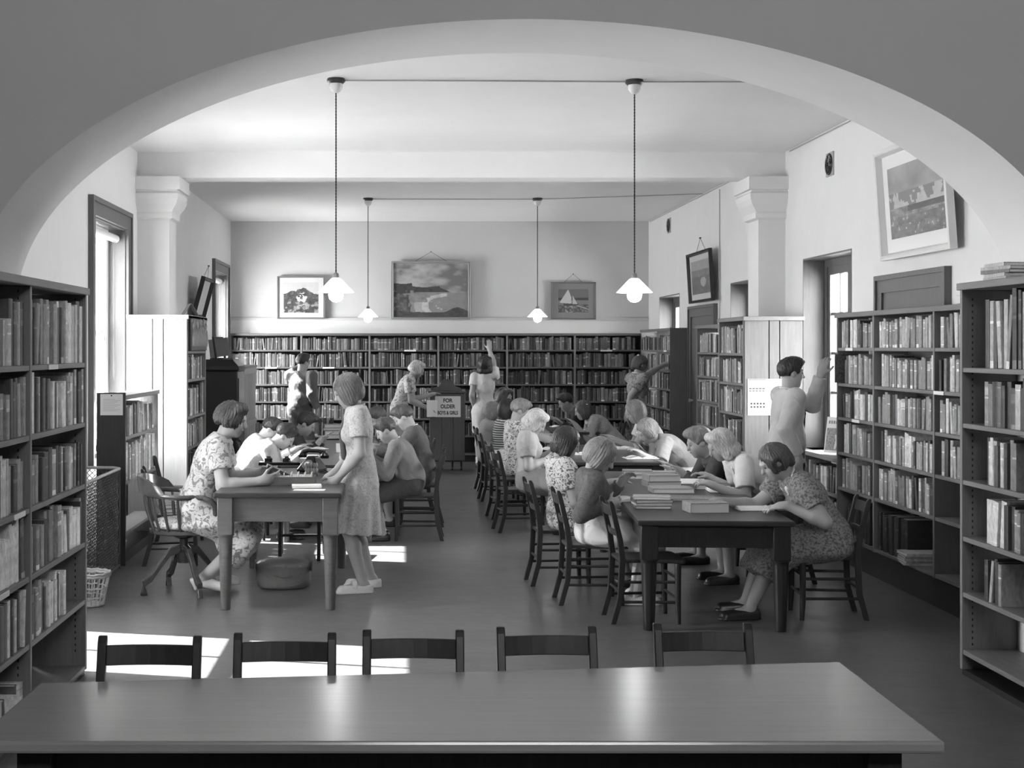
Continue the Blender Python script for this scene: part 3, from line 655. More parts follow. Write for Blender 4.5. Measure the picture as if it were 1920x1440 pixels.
def flat(name, w, d, h, p, rz, mat, label, cat, tilt=0, group=None):
    m = MB(); m.box(-w/2, w/2, -d/2, d/2, 0, h); o = m.build(name, mat, None, bevel=min(.002, h/3), label=label, cat=cat, group=group); o.location = p; o.rotation_euler = (tilt, 0, rz); return o
def zoff(p, dz=.0006): return (p[0], p[1], p[2]+dz)
tray = empty('card_tray', zoff(on(553, 908, DZ)), .0, 'wooden tray full of white catalogue cards on the desk', 'tray')
mt = M('tray_wood', .10, .4, 'woodx', v2=.06); m = MB(); m.box(-.135, .135, -.09, .09, 0, .008); m.box(-.135, .135, -.09, -.08, .008, .055); m.box(-.135, .135, .08, .09, .008, .055); m.box(-.135, -.125, -.08, .08, .008, .055); m.box(.125, .135, -.08, .08, .008, .055); m.build('box', mt, tray)
for k in range(26):
    m = MB(); x = -.115+k*.009; zz = .062+.018*((k*7) % 5 == 0); m.box(x, x+.004, -.07, .07, .009, zz); m.build('card', paper, tray)
ink = empty('stamp_stand', zoff(on(584, 892, DZ)), .0, 'small stand of rubber date stamps beside the card tray', 'stamp stand')
m = MB(); m.box(-.05, .05, -.035, .035, 0, .02); m.build('base', mt, ink, bevel=.002)
for k in range(5):
    m = MB(); m.lathe([(.009, .0205), (.012, .045), (.006, .055), (.011, .075), (.006, .09)], (-.036+k*.018, 0, 0), 10); m.build('stamp', M('stamp_grey', .25, .4), ink, smooth=40)
flat('writing_pad', .19, .12, .018, zoff(on(575, 914, DZ)), .1, paper, 'folded white paper pad lying near the front edge of the desk', 'paper')
flat('loose_sheet', .2, .1, .002, zoff(on(580, 919.0, DZ)), -.05, paper, 'loose white sheet beneath the pad on the desk', 'paper')
bt = empty('pen_tray', zoff(on(525, 872, DZ)), 0, 'black pen tray and ink pots on the desk beside the telephone', 'tray')
m = MB(); m.box(-.16, .16, -.06, .06, 0, .025); m.build('base', bk, bt, bevel=.004)
for x in (-.09, .05): m = MB(); m.lathe([(.03, .0255), (.032, .05), (.02, .06), (.018, .068)], (x, 0, 0), 14); m.build('ink_pot', bk, bt, smooth=40)
flat('card_holder', .14, .03, .085, zoff(on(644, 848, .66)), .1, paper, 'upright white notice card on the left table beyond the desk', 'card')
def pile(name, p, rz, n, w, d, t0, t1, sh, label, cat='books'):
    for k in range(n):
        th = rng.uniform(t0, t1); m = MB(); c = .003
        dx, dy = w/2*rng.uniform(.93, 1), d/2*rng.uniform(.93, 1)
        m.box(-dx, dx, -dy, dy, 0, c, None, 0, sh[k % len(sh)]); m.box(-dx, dx, -dy, dy, th-c, th, None, 0, sh[k % len(sh)]); m.box(-dx, -dx+c, -dy, dy, c, th-c, None, 0, sh[k % len(sh)]); m.box(-dx+c, dx-.004, -dy+.004, dy-.004, c, th-c, None, 1, 1.0)
        o = m.build(name, [bookm, pagem], label=(label if n == 1 else f'{label}, {ORD[k]} from the bottom'), cat='book', group='books lying on the tables'); o.location = p; o.rotation_euler = (0, 0, rz+rng.uniform(-.12, .12)); p = (p[0], p[1], p[2]+th+.0004)
TZ = .648
def tb(px, py, z=TZ): return zoff(on(px, py, z))
pile('book', tb(1323, 959), R1A+.05, 1, .25, .19, .055, .06, [.30], 'thick pale paged album at the near edge of the right table')
pile('book', tb(1222, 952), R1A, 4, .235, .18, .014, .022, [.12, .5, .1, .45], 'thin book in the pile at near left corner of right table')
pile('book', tb(1296, 936), R1A-.1, 1, .33, .26, .012, .014, [.28], 'large patterned annual lying flat midway down the right table')
pile('book', tb(1258, 922), R1A-.05, 1, .30, .24, .03, .035, [.3], 'thick annual half under the patterned one on right table')
pile('book', tb(1240, 911), R1A+.1, 2, .25, .2, .035, .045, [.22, .3], 'thick book in the central pile on the right table')
pile('book', tb(1195, 896), R1A, 2, .24, .2, .02, .04, [.4, .2], 'book in the pile toward the far end of right table')
pile('book', tb(1245, 896), R1A+.04, 1, .28, .2, .045, .05, [.3], 'thick pale book toward the far end of right table')
pile('book', tb(1335, 916), R1A-.1, 1, .26, .2, .03, .035, [.15], 'dark book before the wavy haired girl on right table')
def openbook(p, rz, w, d, label, tilt=0.0, curve=.018, mat=None):
    o = empty('open_book', p, rz, label, 'book', 'open books'); o.rotation_euler = (tilt, 0, rz)
    m = MB(); m.box(-w, w, -d/2, d/2, 0, .003); m.build('cover', M('open_cover', .12, .6), o)
    for s in (-1, 1):
        m = MB(); V = []; n = 8
        for i in range(n+1):
            t = i/n; x = s*(.002+(w-.008)*t); z = .004+curve*(math.sin(math.pi*min(1, t*1.15+.12))**.8 if t < .76 else .6*(1-t)/.24+.0)
            V += [(x, -d/2+.005, .0032), (x, d/2-.005, .0032), (x, d/2-.005, z+.002), (x, -d/2+.005, z+.002)]
        Fs = [(i*4+j, i*4+4+j, i*4+4+(j+1) % 4, i*4+(j+1) % 4) for i in range(n) for j in range(4)]+[(0, 1, 2, 3), (4*n+3, 4*n+2, 4*n+1, 4*n)]
        m.add(V, Fs if s > 0 else [f[::-1] for f in Fs]); m.build('pages', mat or paper, o, smooth=50)
    return o
openbook(tb(1408, 954), R1A+math.pi/2+.1, .15, .22, 'open book with blank white pages under the nearest girl\'s hands')
openbook(tb(1352, 921), R1A+math.pi/2, .14, .2, 'open book in the hands of the wavy haired girl'); openbook(tb(1275, 893), R1A+math.pi/2, .16, .22, 'large open picture book toward the far end of right table')
openbook(tb(1305, 905), R1A+math.pi/2-.1, .16, .24, 'large open book spread before the short haired child'); openbook(tb(1190, 939.0), R1A+.1, .16, .2, 'open magazine near the cardigan girl on right table')
openbook(tb(1200, 860), .1, .15, .2, 'open exercise book before the writing child'); openbook(tb(1168, 842), .2, .15, .2, 'open magazine by the fair girl at the middle table')
openbook(tb(1040, 843), .3, .13, .2, 'open book before the puffed sleeve girl'); openbook(tb(1085, 853), 0, .1, .15, 'small open book on the left of the middle right table')
ob = openbook(zoff(on(1050, 801, .66)), .2, .12, .18, 'propped open book before the dark haired boy at farthest table', 0)
openbook(tb(585, 842, .66), .3, .15, .22, 'open book at which the dark haired boy reads'); openbook(tb(570, 858, .66), 1.3, .16, .24, 'large open book before the boy in sunlit white shirt')
openbook(tb(690, 845, .66), -1.2, .12, .2, 'open book before the grey suited boy'); openbook(tb(670, 825, .66), -1.3, .12, .18, 'open book before the second suited boy')
pile('book', tb(625, 822, .66), .1, 4, .22, .16, .03, .045, [.3, .08, .2], 'book in the stack at the middle of the left table')
pile('book', tb(660, 862, .66), .2, 2, .2, .15, .02, .03, [.5, .3], 'pale book in the low stack at near right of left table')
for k in range(7):
    m = MB(); th = rng.uniform(.025, .04); book_geo(m, th, .2, .14, (.05, .1, .3)[k % 3], rng)
    p = on(598, 818, .66); o = m.build('book', [bookm, pagem], label=f'upright book in the short row on the left table, {ORD[k]} from left', cat='book', group='books standing on the left table'); o.location = (p.x-.14+k*.043, p.y+.1+k*.004, .6606)
# papers on the small chair, on the low case and on top of the cases
pile('book', (-1.74, 11.02, .386), .3, 5, .24, .2, .012, .03, [.5, .3, .1], 'magazine in the pile on the small left chair')
pile('book', (-1.70, 11.25, .386), -.2, 6, .16, .12, .025, .035, [.4, .5, .2], 'pale book in the stack on the small left chair')
pile('book', (3.45, 8.55, 1.9145), 1.5, 1, .26, .2, .045, .05, [.5], 'pale book lying on top of the long right bookcase'); pile('book', (3.42, 8.24, 1.9145), 1.5, 2, .26, .2, .03, .04, [.12, .15], 'dark book lying on top of the long right bookcase')
pile('book', (2.98, 7.0, 1.9755), .1, 5, .2, .24, .012, .02, [.4, .5, .15], 'magazine on top of the right jamb bookcase')
pile('book', (3.47, 9.9-.35, .2186), 1.5, 5, .22, .3, .012, .02, [.45, .3], 'magazine in the pile on the bottom shelf of the right bookcase')
nb = MB(); nb.box(-.085, .085, -.0015, 0, -.16, 0); o = nb.build('notice_sheet', M('notice_paper', .7, .8), label='white notice pinned to the end of the low left bookcase', cat='notice'); o.location = (-2.18, 10.8845, 1.30)
m = MB(); m.tube([(0, -.0015, -.012), (0, -.006, -.012)], .006, 8); m.build('drawing_pin', black_metal, o)
m = MB()
for k in range(9): m.box(-.065, -.065+.09+.04*((k*5) % 3)/2, -.0022, -.0016, -.04-k*.011, -.037-k*.011)
m.build('lettering', M('faint_ink', .35, .8), o)
tent = empty('book_stand', (-1.98, 13.45, 1.9475), .3, 'book standing open like a tent on top of the tall left bookcase', 'book')
m = MB(); m.bar((-.07, -.1, 0), (-.0, -.1, .11), .004, .18, (0, 1, 0)); m.bar((.07, -.1, 0), (.005, -.1, .112), .004, .18, (0, 1, 0)); m.build('cover', M('tent_cover', .05, .5), tent)
# ------------------------------------------------------------------ fire guard, baskets, cabinet, sign stand, pictures
fg = empty('wire_guard', (-2.1, 9.6, 0), 0, 'tall wire mesh guard with pale rim standing by the left bookcase', 'guard')
A = [(0, 0), (0, 1.17), (-.06, 1.25), (-.16, 1.27), (-.36, 1.27)]
m = MB(); m.tube([(x, y, .745) for x, y in A], .012, 8); m.build('top_rim', M('worn_rim', .42, .35), fg, smooth=40)
m = MB(); m.tube([(x, y, .02) for x, y in A], .012, 8); m.build('bottom_rim', wire, fg, smooth=40)
for p in (A[0], A[1], A[-1]): m = MB(); m.tube([(p[0], p[1], 0), (p[0], p[1], .745)], .009, 6); m.build('post', wire, fg)
m = MB()
def gp(s):
    L = 0
    for (a, b), (c, d) in zip(A[:-1], A[1:]):
        l = math.hypot(c-a, d-b)
        if s <= L+l: t = (s-L)/l; return a+(c-a)*t, b+(d-b)*t
        L += l
    return A[-1]
TL_ = sum(math.dist(p, q) for p, q in zip(A[:-1], A[1:])); st = .04; N_ = int((TL_+.73)/st)
for sgn in (1, -1):
    for k in range(N_):
        s0 = k*st-.73 if sgn > 0 else k*st; pp = []
        for j in range(8):
            z = .02+.725*j/7; s = s0+(.725*j/7)*sgn
            if -1e-6 <= s <= TL_: x, y = gp(max(0, s)); pp.append((x, y, z))
        if len(pp) > 1: m.tube(pp, .0026, 3)
o = m.build('wire_mesh', wire, fg); o['kind'] = 'stuff'
wb = empty('wicker_basket', (-2.0, 9.22, 0), 0, 'round wicker waste basket behind the left jamb bookcase', 'basket'); wk = M('wicker', .34, .6)
for k in range(22):
    t = 2*math.pi*k/22; m = MB(); m.tube([(.10*math.cos(t), .10*math.sin(t), .005), (.14*math.cos(t), .14*math.sin(t), .2)], .004, 5); m.build('stake', wk, wb)
for z, r, q in ((.01, .1, .006), (.06, .111, .005), (.12, .124, .005), (.195, .14, .011), (.21, .143, .009)):
    m = MB(); m.tube([(r*math.cos(t), r*math.sin(t), z+.003*(-1)**i) for i, t in enumerate([2*math.pi*k/28 for k in range(28)])], q, 6, closed=True); m.build('hoop', wk, wb, smooth=50)
m = MB(); m.lathe([(.1, .002), (.1, .008)], n=22); m.build('base', wk, wb)
# black upright cabinet and slatted locker against the far left wall
cb = empty('black_cabinet', (-2.12, 16.75, 0), 0, 'tall black lacquered cabinet against the left wall beyond the boarded bookcase', 'cabinet')
m = MB(); m.box(-.3, .27, -.35, .35, 0, 1.38); m.build('carcass', black_paint, cb, bevel=.01)
m = MB(); V = []
for e, z in ((.0, 1.381), (.02, 1.40), (.01, 1.44), (-.05, 1.50), (-.06, 1.515)): V += [(-.3-e, -.35-e, z), (.27+e, -.35-e, z), (.27+e, .35+e, z), (-.3-e, .35+e, z)]
m.add(V, [(i*4+j, i*4+(j+1) % 4, i*4+4+(j+1) % 4, i*4+4+j) for i in range(4) for j in range(4)]+[(3, 2, 1, 0), (16, 17, 18, 19)]); m.build('stepped_top', black_paint, cb)
m = MB(); m.box(.27, .28, -.3, .3, .1, 1.3); m.build('door', black_paint, cb); m = MB(); m.tube([(.28, -.24, .8), (.31, -.24, .8)], .015, 8); m.build('door_knob', metal, cb)
hp = empty('table_easel', (-2.06, 16.7, 1.516), -.25, 'dark easel stand holding a board on top of the black cabinet', 'stand'); m = MB()
m.bar((-.02, -.14, .0), (-.06, -.14, .26), .02, .02); m.bar((-.02, .14, .0), (-.06, .14, .26), .02, .02); m.bar((-.06, -.15, .25), (-.06, .15, .25), .02, .02); m.box(-.09, .06, -.16, .16, 0, .015); m.build('frame', black_paint, hp)
m = MB(); m.bar((-.03, 0, .03), (-.055, 0, .24), .24, .006, (0, 1, 0)); m.build('board', M('easel_board', .2, .4), hp)
lk = empty('slatted_locker', (-2.15, 17.85, 0), 0, 'pale slatted locker beside the black cabinet at the left wall', 'locker'); lw = M('locker_wood', .36, .5, 'woodz', v2=.26)
m = MB(); m.box(-.3, .27, -.72, .72, 0, 1.40); m.build('carcass', M('locker_inside', .03, .7), lk); m = MB(); m.box(-.3, .31, -.73, .73, 1.401, 1.43); m.build('top', wood_shelf, lk)
for z in (.0, .68, 1.33): m = MB(); m.box(.2705, .3, -.72, .72, z, z+.07); m.build('rail', lw, lk)
for d in range(2):
    y0 = -.72+d*.72
    for k in range(6): m = MB(); y = y0+.015+k*.118; m.box(.2705, .292, y, y+.075, .07, 1.33); m.build('slat', lw, lk)
# sign stand
sg = empty('sign_stand', (.635, 19.45, 0), 0, 'wooden display stand with sign For Older Boys and Girls before the far bookcase', 'stand'); sw_ = M('stand_wood', .085, .4, 'woodz', v2=.055, coat=.2)
m = MB(); m.box(-.235, .235, -.12, .12, .13, 1.04); m.build('body', sw_, sg, bevel=.006)
for k in range(3): m = MB(); x = -.235+k*.157; m.box(x+.003, x+.154, -.135, -.1205, .14, 1.03); m.build('board', sw_, sg, bevel=.002)
m = MB(); m.box(-.255, .255, -.15, .14, 1.041, 1.065); m.build('moulding', sw_, sg, bevel=.006)
pr = [(-.2, 0), (.2, 0), (.2, .02), (.17, .05), (.12, .06), (.09, .085), (.085, .12), (.05, .155), (0, .165), (-.05, .155), (-.085, .12), (-.09, .085), (-.12, .06), (-.17, .05), (-.2, .02)]
m = MB(); m.prism(pr, (0, -.06, 1.066), (0, .03, 0), (1, 0, 0), (0, 0, 1)); m.build('crest', sw_, sg, bevel=.003)
for x in (-.19, -.07, .07, .19):
    m = MB(); m.tube([(x, -.08, .13), (x, -.08, .05)], [.016, .012], 8); m.tube([(x-.012, -.08, .025), (x+.012, -.08, .025)], .025, 12); m.build('castor', black_metal, sg, smooth=40)
m = MB(); m.box(-.165, .178, -.139, -.1355, .72, 1.0); bd = m.build('placard', paper, sg)
def text(body, loc, size, mat, parent, rot=(math.pi/2, 0, 0), name='lettering', sx=1.0, bold=0.0):
    c = bpy.data.curves.new(name, 'FONT'); c.body = body; c.size = size; c.align_x = 'CENTER'; c.align_y = 'CENTER'; c.extrude = .0008; c.offset = bold
    o = bpy.data.objects.new(name, c); COL.objects.link(o); dg = bpy.context.evaluated_depsgraph_get(); me = bpy.data.meshes.new_from_object(o.evaluated_get(dg)); bpy.data.objects.remove(o)
    me.materials.clear(); me.materials.append(mat); q = bpy.data.objects.new(name, me); COL.objects.link(q); q.location = loc; q.rotation_euler = rot; q.scale = (sx, 1, 1); q.parent = parent; return q
inkm = M('black_ink', .02, .7)
text('FOR', (.005, -.1395, .94), .072, inkm, bd, sx=.9, bold=.0022); text('OLDER', (.005, -.1395, .86), .072, inkm, bd, sx=.85, bold=.0022); text('BOYS & GIRLS', (.005, -.1395, .775), .066, inkm, bd, sx=.67, bold=.0022)
# pictures
def vnoise(x, y, s, seed=0):
    def lat(i, j): q = math.sin(i*127.1+j*311.7+seed*74.7)*43758.5453; return q-math.floor(q)
    tot = 0; amp = .55
    for o in range(3):
        fx, fy = x*s*.5, y*s*.5; i, j = math.floor(fx), math.floor(fy); fx -= i; fy -= j; fx = fx*fx*(3-2*fx); fy = fy*fy*(3-2*fy)
        tot += amp*((lat(i, j)*(1-fx)+lat(i+1, j)*fx)*(1-fy)+(lat(i, j+1)*(1-fx)+lat(i+1, j+1)*fx)*fy); amp *= .5; s *= 2.1
    return tot
def seascape(u, v):
    n = vnoise(u, v, 9, 1); n2 = vnoise(u, v, 40, 4); n3 = vnoise(u, v, 18, 8)
    e = .03*(n3-.5)
    ridge = .60+.05*n3 if u < .25 else .57-.02*math.sin((u-.25)*9)+.02*n2 if u < .62 else .555-(u-.62)*.62
    sky0 = .455
    if v > max(sky0, ridge if u < .80 else 0): return .17+.50*max(0, vnoise(u*1.1, v*1.7, 9, 3)-.34)**.8*(.5+v*.6)
    if u < .80 and v > .47-.12*max(0, .35-u) and v < ridge: return .03+.05*n2+(.14 if u < .27 and v < .50 and n2 > .5 else 0)
    if v < .07+.10*max(0, .3-u)+.09*math.exp(-((u-.86)/.12)**2)+.04*n3: return .03+.07*n2
    shore = .28+.55*(.44-v)*(.44-v)*5+.10*(n-.5)
    if u < .16+.25*max(0, .42-v)*(1 if v > .2 else .6)+.12*n-.02: return .04+.16*n2*n2+(.1 if n3 > .62 else 0)
    if u < .46-.9*(v-.30)**2*2+.05*(n3-.5) and v > .28: return .14+.16*n2
    r = math.hypot((u-.78)/.34, (v-.20)/.20)+.22*(n3-.5)
    if .95 < r < 1.2 and u < .72: return .34+.25*n2
    if 1.2 <= r < 1.5 and v < .36 and u < .5: return .30+.12*n2
    return .19+.06*n2+.05*v+(.22 if n2 > .70 and u < .66 else 0)
def grove(u, v):
    n = vnoise(u, v, 14, 2); n2 = vnoise(u, v, 46, 5); n3 = vnoise(u, v, 24, 9)
    top = .62+.22*math.exp(-((u-.55)/.17)**2)+.10*math.exp(-((u-.22)/.13)**2)+.10*(n3-.5)
    if v > top: return .46+.10*n
    if math.hypot((u-.52)*1.2, v-.50) < .19*n3+.06 and n2 > .42: return .42+.25*n2
    if v < .36 and n3 > .55: return .36*n2+.1
    return .025+.20*n2*n3
def boat(u, v):
    n = vnoise(u, v, 40, 5)
    xl = .04+(v-.42)*.50 if v > .42 else 9; xr = .44-.25*max(0, v-.62)*1.2
    if .42-.10*u < v < .97 and (.04+max(0, v-.42)*.50) < u < xr: return .46+.06*n
    if .47 < u < .47+.17*(.74-v)/.38 and .36 < v < .74: return .42
    if .28 < v < .38 and .18 < u < .66 and v > .28+.1*abs(u-.45): return .06
    if abs(v-(.30-.42*(u-.6))) < .014 and u > .58: return .42
    if .52 < v < .60+.06*n: return .05
    if v > .6: return .12+.02*n
    if v > .34: return .16+.02*n
    return .05+.26*n*n+(.12 if abs(u-.35) < .12 and n > .5 else 0)
def harbour(u, v):
    n = vnoise(u, v, 15, 7); n2 = vnoise(u, v, 48, 3)
    if v > .62: return .22+.22*vnoise(u, v, 8, 5)
    if v > .42: return (.40+.12*n2) if vnoise(u*1.3, v, 10, 2) > .45 else .22
    if v > .34 and u > .35: return .09+.05*n2
    if v > .3: return .3*n2+.1
    return .12+.26*n2*n+(.2 if n2 > .72 else 0)
def street(u, v):
    n = vnoise(u, v, 14, 6); n2 = vnoise(u, v, 40, 2)
    if v > .7: return .28+.08*n
    if v > .5: return .14+.2*n2*n
    return .10+.16*n*n2+(.25 if (u-.6)**2+(v-.35)**2 < .02 else 0)
def letterprint(u, v): return .66+.02*math.sin(u*9)
def picture(loc, wdt, hgt, fr, mat_w, fn, label, facing='Y', tilt=0.0, framem=None, matv=.62, depth=.03, hang=.12, res=70, name='framed_picture', peg=True):
    """built facing -y in local space"""
    rz = {'Y': 0, 'L': math.pi/2, 'R': -math.pi/2}[facing]
    p = empty(name, loc, 0, label, 'picture'); p.rotation_euler = (tilt, 0, rz); p.rotation_mode = 'XYZ'
    hw, hh = wdt/2, hgt/2
    for s in (-1, 1):
        for hor in (0, 1):
            m = MB(); q = [(0, 0), (fr, 0), (fr, -.008), (fr*.7, -depth), (fr*.35, -depth*.75), (0, -depth)]
            if hor:
                V = []
                for x in (-1, 1):
                    for a, b in q: V.append((x*(hw-a), b, s*(hh-a)))
            else:
                V = []
                for z in (-1, 1):
                    for a, b in q: V.append((s*(hw-a), b, z*(hh-a)))
            n = 6; m.add(V, [(i, (i+1) % n, (i+1) % n+n, i+n) for i in range(n)]); o = m.build('frame', framem, p)
            import bmesh
            b = bmesh.new(); b.from_mesh(o.data); bmesh.ops.recalc_face_normals(b, faces=b.faces); b.to_mesh(o.data); b.free()
    m = MB(); m.box(-hw+fr*.5, hw-fr*.5, -.004, 0, -hh+fr*.5, hh-fr*.5); m.build('mount', M(f'mount_{matv}', matv, .7), p)
    aw, ah = hw-fr-mat_w, hh-fr-mat_w*.95; nx = res; nz = int(res*ah/aw); m = MB(); V = []; Fs = []; C = []
    for j in range(nz+1):
        for i in range(nx+1): V.append((-aw+2*aw*i/nx, -.0055, -ah+2*ah*j/nz))
    for j in range(nz):
        for i in range(nx):
            a = j*(nx+1)+i; Fs.append((a, a+1, a+nx+2, a+nx+1)); C.append(float(min(.9, max(.01, fn((i+.5)/nx, (j+.5)/nz)))))
    m.add(V, Fs, 0, C); m.build('print', M('picture_print', .5, .6, 'print'), p)
    if hang:
        m = MB(); m.tube([(-hw*.4, .01, hh), (0, .012, hh+hang), (hw*.4, .01, hh)], .0025, 4); m.build('picture_wire', black_metal, p)
        m = MB(); m.tube([(0, .0, hh+hang), (0, .024, hh+hang)], .008, 6); m.build('hook', black_metal, p)
    return p
fl = M('gilt_light', .30, .5); fm = M('frame_mid', .20, .5); fd = M('frame_dark', .02, .4); fw = M('frame_pale', .72, .5)
def back(x0, y0, x1, y1, D=21.02): a, b = at(x0, y0, D), at(x1, y1, D); return ((a.x+b.x)/2, D, (a.z+b.z)/2), b.x-a.x, a.z-b.z
l, w_, h_ = back(520, 518, 609, 598); picture(l, w_, h_, .022, .07, grove, 'framed landscape of trees with pale mount on the far wall left', framem=fm, matv=.62, hang=0, res=110)
l, w_, h_ = back(734, 490, 882, 599); picture(l, w_, h_, .035, .0, seascape, 'large framed seascape of a bay and headland, centre of far wall', framem=fl, res=170, hang=.14)
l, w_, h_ = back(1033, 529, 1117, 599); picture(l, w_, h_, .022, .085, boat, 'framed picture of a sailing boat with grey mount on the far wall', framem=fm, matv=.2, res=110)
picture((XR-.075, 9.95, 2.69), 1.35, .80, .05, .10, harbour, 'large pale framed harbour scene leaning out high on the right wall', 'R', .07, fw, .74, .05, 0, res=80)
picture((XR-.07, 17.05, 2.49), 1.3, .60, .035, .07, street, 'dark framed coastal print with pale mount on the right wall beyond the column', 'R', .06, fd, .55, .04, .16)
picture((XL+.10, 17.25, 2.25), .9, .5, .045, .0, letterprint, 'dark framed pale document tilted out from the left wall', 'L', .26, fd, .6, .05, .14, res=20)
# carved relief on the tall left bookcase, poster and magazine at right
rl = empty('relief_panel', (-1.912, 13.6, 1.79), 0, 'small dark relief panel of figures at the top of the tall left bookcase', 'relief')
m = MB(); m.box(0, .018, -.52, .52, -.165, .13); m.build('backing', M('relief_dark', .05, .4), rl, bevel=.004)
m = MB()
for k in range(12):
    y = -.44+.08*k; h = .1+.05*math.sin(k*2.3); m.lathe([(.03, -.12), (.045, -.05), (.03, h-.08), (.012, h-.06), (.028, h-.03), (.01, h)], (.02, y, -.01), 8, sx=.5)
m.build('figures', M('relief_wood', .12, .35), rl, smooth=50)
def sheet_cells(o, x0, z0, w, h, cells, y, mat):
    m = MB()
    for a, b, c, d in cells: m.box(x0+a*w, x0+c*w, y-.0008, y, z0+b*h, z0+d*h)
    return m.build('lettering', mat, o)
ps = empty('wall_chart', (3.30, 12.967, 1.20), 0, 'white printed wall chart pinned to the right boarded bookcase end', 'chart')
m = MB(); m.box(-.17, .16, -.002, 0, -.16, .17); m.build('sheet', M('chart_paper', .36, .8), ps)
cells = [(.02, .97, .5, .985)]+[(.04+.09*i, .72, .11+.09*i, .745) for i in range(5)]+[(.04+.09*i, .66, .10+.09*i, .68) for i in range(5)]+[(.08+.085*i, .30-.09*j, .125+.085*i, .345-.09*j) for i in range(5) for j in range(2)]+[(.55, .78, .98, .79)]+[(.62, .3+.07*i, .8, .31+.07*i) for i in range(5)]
sheet_cells(ps, -.17, -.16, .33, .33, cells, -.002, inkm); sheet_cells(ps, -.17, -.16, .33, .33, [(.10, .45, .45, .60), (.6, .55, .95, .70)], -.002, M('chart_grey', .45, .8))
mg = empty('magazine', (3.5, 11.55, .805), 0, 'magazine with a walking figure on its cover standing behind the boy', 'magazine'); mg.rotation_euler = (-.18, 0, -.9)
m = MB(); m.box(-.12, .12, 0, .006, 0, .29); m.build('cover', M('mag_paper', .68, .6), mg); m = MB(); m.box(-.11, .11, -.0008, 0, .02, .2); m.build('cover_picture', M('mag_grey', .3, .7, 'speckle', v2=.16), mg)
m = MB(); m.prism([(-.03, .03), (-.012, .03), (0, .09), (.018, .03), (.036, .03), (.022, .11), (.03, .15), (.012, .155), (.012, .185), (-.008, .185), (-.008, .155), (-.028, .145), (-.02, .1)], (0, -.0016, 0), (0, .0007, 0), (1, 0, 0), (0, 0, 1)); m.build('cover_figure', M('mag_white', .7, .7), mg)
m = MB(); [m.box(-.1+.022*k, -.085+.022*k, -.0008, 0, .235, .26) for k in range(9)]; m.build('lettering', M('mag_ink', .2, .7), mg)
